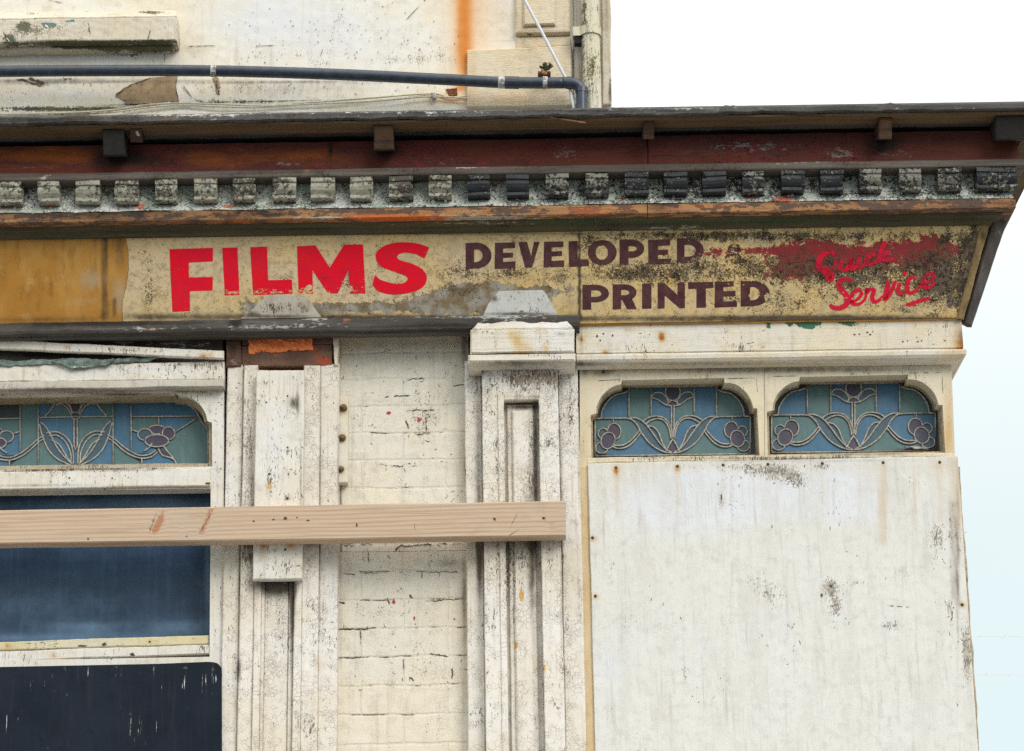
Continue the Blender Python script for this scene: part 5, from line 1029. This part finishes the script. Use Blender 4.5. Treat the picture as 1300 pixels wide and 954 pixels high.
for k in range(170):
    x, y = random.gauss(430, 90), random.gauss(56, 26)
    if 235 < x < 590 and y < 84: uf['crack'].append((x, y, random.uniform(.4, 1.3), random.uniform(.4, 1.0), 1))
for k in range(120):
    x = random.uniform(0, 570); uf['crack'].append((x, random.gauss(112, 9), random.uniform(.4, 1.1), random.uniform(.4, 1.0), 1))
wl = build('wall', M, [M_stucco, M_bare], house, uf, cY=YU-.003)
M = Mesh(); M.box(xl, xr-.004, YU+.121, YU+3.2, ZR+.004, 7.0); build('side_wall', M, M_side, house)
M = Mesh(); M.box(xl-.02, xr+.03, YU-.03, YU+3.3, 7.001, 7.08); build('roof', M, M_felt, house)
# sill
M = Mesh(); YS = .232
M.pplate((-320, 29), (224, 21), (224, 51.5), (-320, 60), YS, .07, L=.006, ch=.004, jit=.0020, fr=14)
M.plate(W(-320, 21, YS+.03), W(223, 13.2, YS+.03), W(224, 20.6, YS), W(-320, 28.6, YS), .04, L=.007, ch=.002, jit=.002, fr=14)
M.pplate((-320, 64), (222, 54.5), (218, 61), (-320, 71), YS+.03, .05, L=.008, ch=.004, jit=.0025, fr=14)
build('window_sill', M, aged_paint('mossy_sill_paint', (.60, .53, .41), (.63, .58, .48), under=(.10, .075, .05), speck=.55, streak=.3, patch=(.10, .20, .20), grain=(1, 1, 1), off=(4, 2, 2)), house,
      cY=YS-.001, fields=dict(moss=[(30, 33, 12, 8, 1.0), (10, 48, 12, 6, .8), (85, 57, 22, 5, 1.1), (110, 56, 60, 4, 1.0), (205, 55, 28, 5, 1.1), (165, 57, 60, 5, 1.0), (40, 56, 60, 3, .7), (60, 40, 40, 14, .35), (110, 38, 10, 12, .4), (190, 16, 22, 3, .8), (150, 62, 50, 3, .8), (45, 18, 14, 2.5, .6), (110, 14, 6, 4, .6), (205, 62, 30, 3, .7), (5, 25, 6, 3, .5)],
           patch=[(62, 32, 14, 5, .85), (28, 32, 6, 4, .5), (90, 27, 12, 2.5, .8), (12, 51, 10, 3.5, .8), (104, 49, 4, 1.4, .8), (45, 24, 6, 2, .6), (50, 50, 30, 1.5, .4)], crack=[(62, 34, 70, 46, 1.6, .85), (57, 32, 63, 35, 2.4, .8), (187, 52, 191, 38, 1.0, .8), (4, 40, 12, 54, 1.2, .5), (112, 28, 114, 44, 1.6, .5)],
           grime=[(110, 52, 200, 2.5, .45), (150, 66, 90, 3, .3)], loss=[(40, 40, 70, 14, .3), (190, 30, 40, 10, .2)]))
# corner pilaster and plinth block in raised stucco
M = Mesh(); M.pplate((593, 63.5), (726, 58), (727.5, 134), (593, 136), YU-.020, .03, L=.007, ch=.003, jit=.0012)
M.pplate((655, -60), (723, -61), (723.5, 40), (655, 41), YU-.022, .03, L=.008, ch=.004, jit=.001)
M.plate(W(655, 41.4, YU-.022), W(723, 40.4, YU-.022), W(724, 46.5, YU-.002), W(657, 47.5, YU-.002), .02, L=.008, ch=.002, jit=.001)
M.pplate((664.5, -70), (705, -71), (705, 31), (664.5, 32.5), YU-.034, .03, L=.008, ch=.005, jit=.001)
M.pplate((655.2, 47.6), (724, 46.6), (725, 58), (655.2, 62), YU-.006, .02, L=.01, ch=.002, jit=.001)
build('quoin', M, M_quoin, house, dict(rust=[(600, 90, 6, 40, .3), (640, 62, 50, 6, .12), (630, 125, 50, 8, .3)], crack=[(672, 44.5, 5, 1.8, 1.0)], grime=[(690, 33, 30, 2, .35), (690, 45, 30, 2, .25), (726, 80, 2, 60, .35), (660, 130, 70, 5, .2)], loss=[(690, 44, 30, 3, .2)]))
M = Mesh(); M.pplate((727.5, -60), (738, -60), (739, 133), (728.5, 133), YU-.012, .02, L=.01, jit=.0015); M.pplate((764, -60), (775.5, -60), (776, 133), (765, 133), YU-.016, .03, L=.01, jit=.002, fr=12)
build('corner_strip', M, aged_paint('dirty_corner_strip', (.56, .48, .36), (.62, .58, .50), speck=.6, streak=.6, off=(2, 9, 2)), house, dict(moss=[(728, 40, 2, 60, .5), (738, 10, 3, 30, .4), (775, 110, 2, 20, .5)], grime=[(770, 10, 5, 70, .3), (728, 60, 1.5, 80, .6), (775, 120, 2, 20, .6)]))
dpt = thing('drain_pipe', W(750, 133, YU-.05), 'mossy cream cast iron downpipe with a collar at the corner of the tall house', 'drainpipe')
M = Mesh(); c = lambda y: W(750.5, y, YU-.052)
xp = W(750, 60, YU-.052).x
ptp = [(xp, YU-.052, z) for z in np.linspace(ZR+.006, ZY(-120, YU-.052), 60)]
M.tube(ptp, .0265, 18); build('pipe', M, M_dpipe, dpt, dict(moss=[(741, 80, 4, 60, .6), (745, 125, 10, 10, .6), (742, 10, 4, 30, .7), (752, 32, 10, 6, .7), (750, 60, 3, 30, .5), (757, 70, 3, 30, .4)], loss=[(750, 90, 12, 40, .3)], grime=[(738, 70, 3, 80, .5)]), smooth=True)
M = Mesh(); zc = ZY(42, YU-.052, 750)
M.tube([(xp, YU-.052, zc-.012), (xp, YU-.052, zc-.010), (xp, YU-.052, zc+.012), (xp, YU-.052, zc+.014)], .031, 18)
M.box(XX(727, 45, YU-.03), xp-.02, YU-.062, YU-.03, zc-.012, zc+.016); build('collar', M, M_dpipe, dpt, dict(moss=[(740, 52, 10, 3, .8), (752, 36, 8, 3, .5)], grime=[(735, 52, 8, 3, .7)]))
M = Mesh(); M.box(XX(729, 50, YU-.03), xp-.018, YU-.058, YU-.03, zc-.034, zc-.013); build('bracket', M, M_black, dpt)
# ------------------------------------------------------------------ waste pipe, cables and cord
YPp = .215
wp = thing('waste_pipe', W(360, 100, YPp), 'navy black plastic waste pipe running sagging along the house wall above the roof edge', 'pipe')
cl = cr([(-900, 108), (-600, 101), (-380, 96), (-200, 94), (0, 91), (130, 90), (270, 90.3), (420, 94.5), (560, 101), (640, 105), (715, 105.5)], 10)
M = Mesh(); M.tube([W(x, y, YPp) for x, y in cl], .0166, 16)
bend = [(715, 105.5), (724, 105.5), (732, 107.5), (737, 112.5), (738.5, 120), (738.5, 150)]
M.tube([W(x, y, YPp) for x, y in cr(bend, 4)], .0168, 16)
build('pipe', M, M_pipe, wp, dict(patch=[(670, 110, 7, 5, .45), (690, 106, 5, 8, .4), (20, 92, 60, 1.5, .25)], grime=[(60, 97, 90, 3, .35), (690, 112, 8, 4, .4)]), smooth=True)
def sleeve(x0, x1, y0, y1, r, nm, mt, fl=None):
    M = Mesh(); M.tube([W(x0+(x1-x0)*t, y0+(y1-y0)*t, YPp) for t in (0, .02, .98, 1)], r, 16); return build(nm, M, mt, wp, fl)
sleeve(641, 659, 105, 105.4, .0183, 'coupling', M_pipe); sleeve(719, 726, 105.4, 105.6, .0182, 'coupling', M_pipe); 
M = Mesh(); M.tube([W(738.5, y, YPp) for y in (112, 112.3, 118, 118.3)], .0182, 16); build('coupling', M, M_pipe, wp)
sleeve(632.5, 641, 104.7, 105, .0180, 'clip', M_paintclip); sleeve(689, 695, 105.5, 105.5, .0187, 'clip', M_paintclip); sleeve(268, 275, 90.2, 90.5, .0182, 'clip', M_paintclip)
M = Mesh(); M.plate(W(270, 98, YU-.004), W(278, 98, YU-.004), W(279, 120, YU-.004), W(275, 118, YU-.004), .004, L=.005, jit=.003, fr=40); build('clip_tail', M, M_bead, wp, dict(rust=[(275, 102, 4, 6, .7)]))
M = Mesh(); M.box(*[W(683, 96, .25).x, W(699, 96, .25).x], .235, .295, ZY(96.5, .25, 690), ZY(93.5, .25, 690)); build('bracket', M, M_screw, wp)
def cable(pts, r, Y, lab, cat='cable', m=M_cable, fl=None, nm='cable', group=None):
    M = Mesh(); M.tube([W(x, y, Y+.004*mn.noise(Vector((x*.02, y*.02, 0)))) for x, y in cr(pts, 5)], r, 8)
    o = build(nm, M, m, None, fl, smooth=True, loc=W(*pts[0], Y)); return tag(o, lab, cat, group)
cable([(-380, 148), (-100, 146), (60, 144), (140, 140), (190, 133), (240, 131.5), (330, 134), (400, 130), (480, 124), (548, 119), (575, 124), (620, 118), (660, 118), (722, 109)], .0026, YU-.008, 'upper painted cable sagging along the wall just below the waste pipe', fl=dict(moss=[(260, 128, 60, 3, .4)]))
cable([(140, 143), (220, 134), (300, 136), (380, 133), (470, 129), (545, 123), (600, 125), (650, 121), (690, 117), (724, 111)], .0023, YU-.014, 'lower painted cable drooping nearest the roof edge with a small clip')
M = Mesh(); M.pplate((547, 117), (553, 117), (554, 125), (549, 127), YU-.018, .01, L=.004, jit=.002, fr=50); tag(build('cable_clip', M, M_paintclip, loc=W(550, 126, YU-.018)), 'small pale clip holding the two cables to the wall', 'clip')
M = Mesh(); M.pplate((566, 113), (581, 111.5), (581, 121), (570, 124), YU-.003, .006, L=.004, jit=.003, fr=40); tag(build('rusty_plate', M, plain('rust_scab', (.20, .06, .02), (.12, .04, .02), 120, .85, .7), loc=W(573, 120, YU)), 'small rusty metal plate on the wall under the rust streak', 'metal plate')
cable([(648, -40), (665, -2), (690, 45), (712, 88), (722, 108), (729, 140)], .0046, YU-.075, 'white cord slanting down across the corner pilaster and behind the pipe elbow', 'cord', M_cord, nm='cord')
cable([(720, 104), (722, 112), (727, 122), (738, 134)], .0022, YU-.05, 'thin white wire hanging below the pipe elbow', 'wire', M_cord, nm='wire')
# lump of terracotta and dry weed on the pipe clip
wd = thing('weed_plant', W(692, 97, YPp), 'tiny dry weed with a crumb of terracotta growing on top of the pipe clip', 'plant')
M = Mesh(); c0 = W(691, 91, YPp); 
for k in range(7):
    p = c0+Vector((random.uniform(-.006, .006), random.uniform(-.006, .006), random.uniform(-.008, .006))); r = random.uniform(.003, .0055)
    M.tube([p+Vector((0, 0, -r)), p+Vector((0, 0, -r*.3)), p+Vector((0, 0, r*.6)), p+Vector((0, 0, r))], r, 7, rf=lambda i, r=r: r*(.5, 1, .8, .3)[i])
build('crumb', M, M_terra, wd)
M = Mesh()
for k in range(46):
    a = random.uniform(0, 6.28); p = c0+Vector((.007, 0, .002)); d = Vector((math.cos(a)*.6, math.sin(a)*.4, random.uniform(.3, 1))).normalized(); l = random.uniform(.010, .026)
    q = p+d*l; s = d.cross(Vector((random.random(), random.random(), .3))).normalized()*.0022
    M.f([M.v(p-s*.3), M.v(p+s*.3), M.v(q+s), M.v(q-s)])
    q2 = q+Vector((random.uniform(-.005, .005), 0, random.uniform(-.003, .005))); M.f([M.v(q-s*1.6), M.v(q+s*1.6), M.v(q2+s), M.v(q2-s)])
build('leaf', M, M_leaf, wd)
# faint barbed wires far behind
for j, (y0, y1) in enumerate(((807, 808.5), (856, 857))):
    Yw = 9.0; a, b = W(1180, y0, Yw), W(1330, y1, Yw); d = (b-a); M = Mesh()
    M.tube([a-d*6+Vector((0, 0, .0)), a, b, b+d*8], .0020, 5)
    for t in range(-8, 20):
        p = a+d*(t*.21+.05*j); M.tube([p+Vector((-.012, 0, -.010)), p, p+Vector((.012, 0, .012))], .0030, 5)
    tag(build('barbed_wire', M, M_wire, loc=a), ('upper' if j == 0 else 'lower')+' of two faint barbed wires strung against the sky beyond the corner', 'wire', 'barbed wires beyond the corner')

# ------------------------------------------------------------------ light, sky, camera
world = bpy.data.worlds.new('World'); scene.world = world; world.use_nodes = True
nt = world.node_tree; nt.nodes.clear()
N = nt.nodes.new; Lk = nt.links.new
EL, AZ = math.radians(31), math.radians(150)
sky = N('ShaderNodeTexSky'); sky.sky_type = 'NISHITA'; sky.sun_disc = False; sky.sun_elevation = EL; sky.sun_rotation = AZ
bs = N('ShaderNodeBackground'); bs.inputs[1].default_value = .05; Lk(sky.outputs[0], bs.inputs[0])
tc = N('ShaderNodeTexCoord'); sx = N('ShaderNodeSeparateXYZ'); Lk(tc.outputs['Generated'], sx.inputs[0])
mr = N('ShaderNodeMapRange'); Lk(sx.outputs[2], mr.inputs[0]); mr.interpolation_type = 'SMOOTHSTEP'; mr.inputs[1].default_value = .22; mr.inputs[2].default_value = 1; mr.inputs[3].default_value = .90; mr.inputs[4].default_value = 2.7
nz = N('ShaderNodeTexNoise'); Lk(tc.outputs['Generated'], nz.inputs['Vector']); nz.inputs['Scale'].default_value = 2.2; nz.inputs['Detail'].default_value = 4
m2 = N('ShaderNodeMapRange'); Lk(nz.outputs[0], m2.inputs[0]); m2.inputs[1].default_value = .3; m2.inputs[2].default_value = .7; m2.inputs[3].default_value = .965; m2.inputs[4].default_value = 1.035
mu = N('ShaderNodeMath'); mu.operation = 'MULTIPLY'; Lk(mr.outputs[0], mu.inputs[0]); Lk(m2.outputs[0], mu.inputs[1])
bc = N('ShaderNodeBackground'); cm = N('ShaderNodeMix'); cm.data_type = 'RGBA'; m3 = N('ShaderNodeMapRange'); Lk(sx.outputs[2], m3.inputs[0]); m3.inputs[1].default_value = .12; m3.inputs[2].default_value = .5; Lk(m3.outputs[0], cm.inputs[0]); cm.inputs[6].default_value = (.80, .965, .995, 1); cm.inputs[7].default_value = (1.0, .985, .955, 1); Lk(cm.outputs[2], bc.inputs[0]); Lk(mu.outputs[0], bc.inputs[1])
ad = N('ShaderNodeMixShader'); ad.inputs[0].default_value = .9; Lk(bs.outputs[0], ad.inputs[1]); Lk(bc.outputs[0], ad.inputs[2])
wo = N('ShaderNodeOutputWorld'); Lk(ad.outputs[0], wo.inputs[0])
sun = bpy.data.lights.new('sun', 'SUN'); sun.energy = 1.45; sun.angle = math.radians(28); sun.color = (1, .96, .90)
so = bpy.data.objects.new('sun', sun); COL.objects.link(so)
sd = Vector((math.sin(AZ)*math.cos(EL), math.cos(AZ)*math.cos(EL), math.sin(EL))); so.rotation_euler = sd.to_track_quat('Z', 'Y').to_euler(); so.location = (3, -6, 9)
cam = bpy.data.cameras.new('camera'); co = bpy.data.objects.new('camera', cam); COL.objects.link(co); scene.camera = co
cam.sensor_width = 36; cam.lens = FPX/1300*36; cam.clip_end = 2000; cam.clip_start = .05
B = -_F
co.matrix_world = Matrix(((_R.x, _U.x, B.x, CAM.x), (_R.y, _U.y, B.y, CAM.y), (_R.z, _U.z, B.z, CAM.z), (0, 0, 0, 1)))
scene.view_settings.view_transform = 'Standard'; scene.view_settings.look = 'None'; scene.view_settings.exposure = 0.22; scene.view_settings.gamma = 1.0
scene.cycles.max_bounces = 6; scene.cycles.transparent_max_bounces = 12
scene.cycles.use_denoising = False
scene.render.film_transparent = False
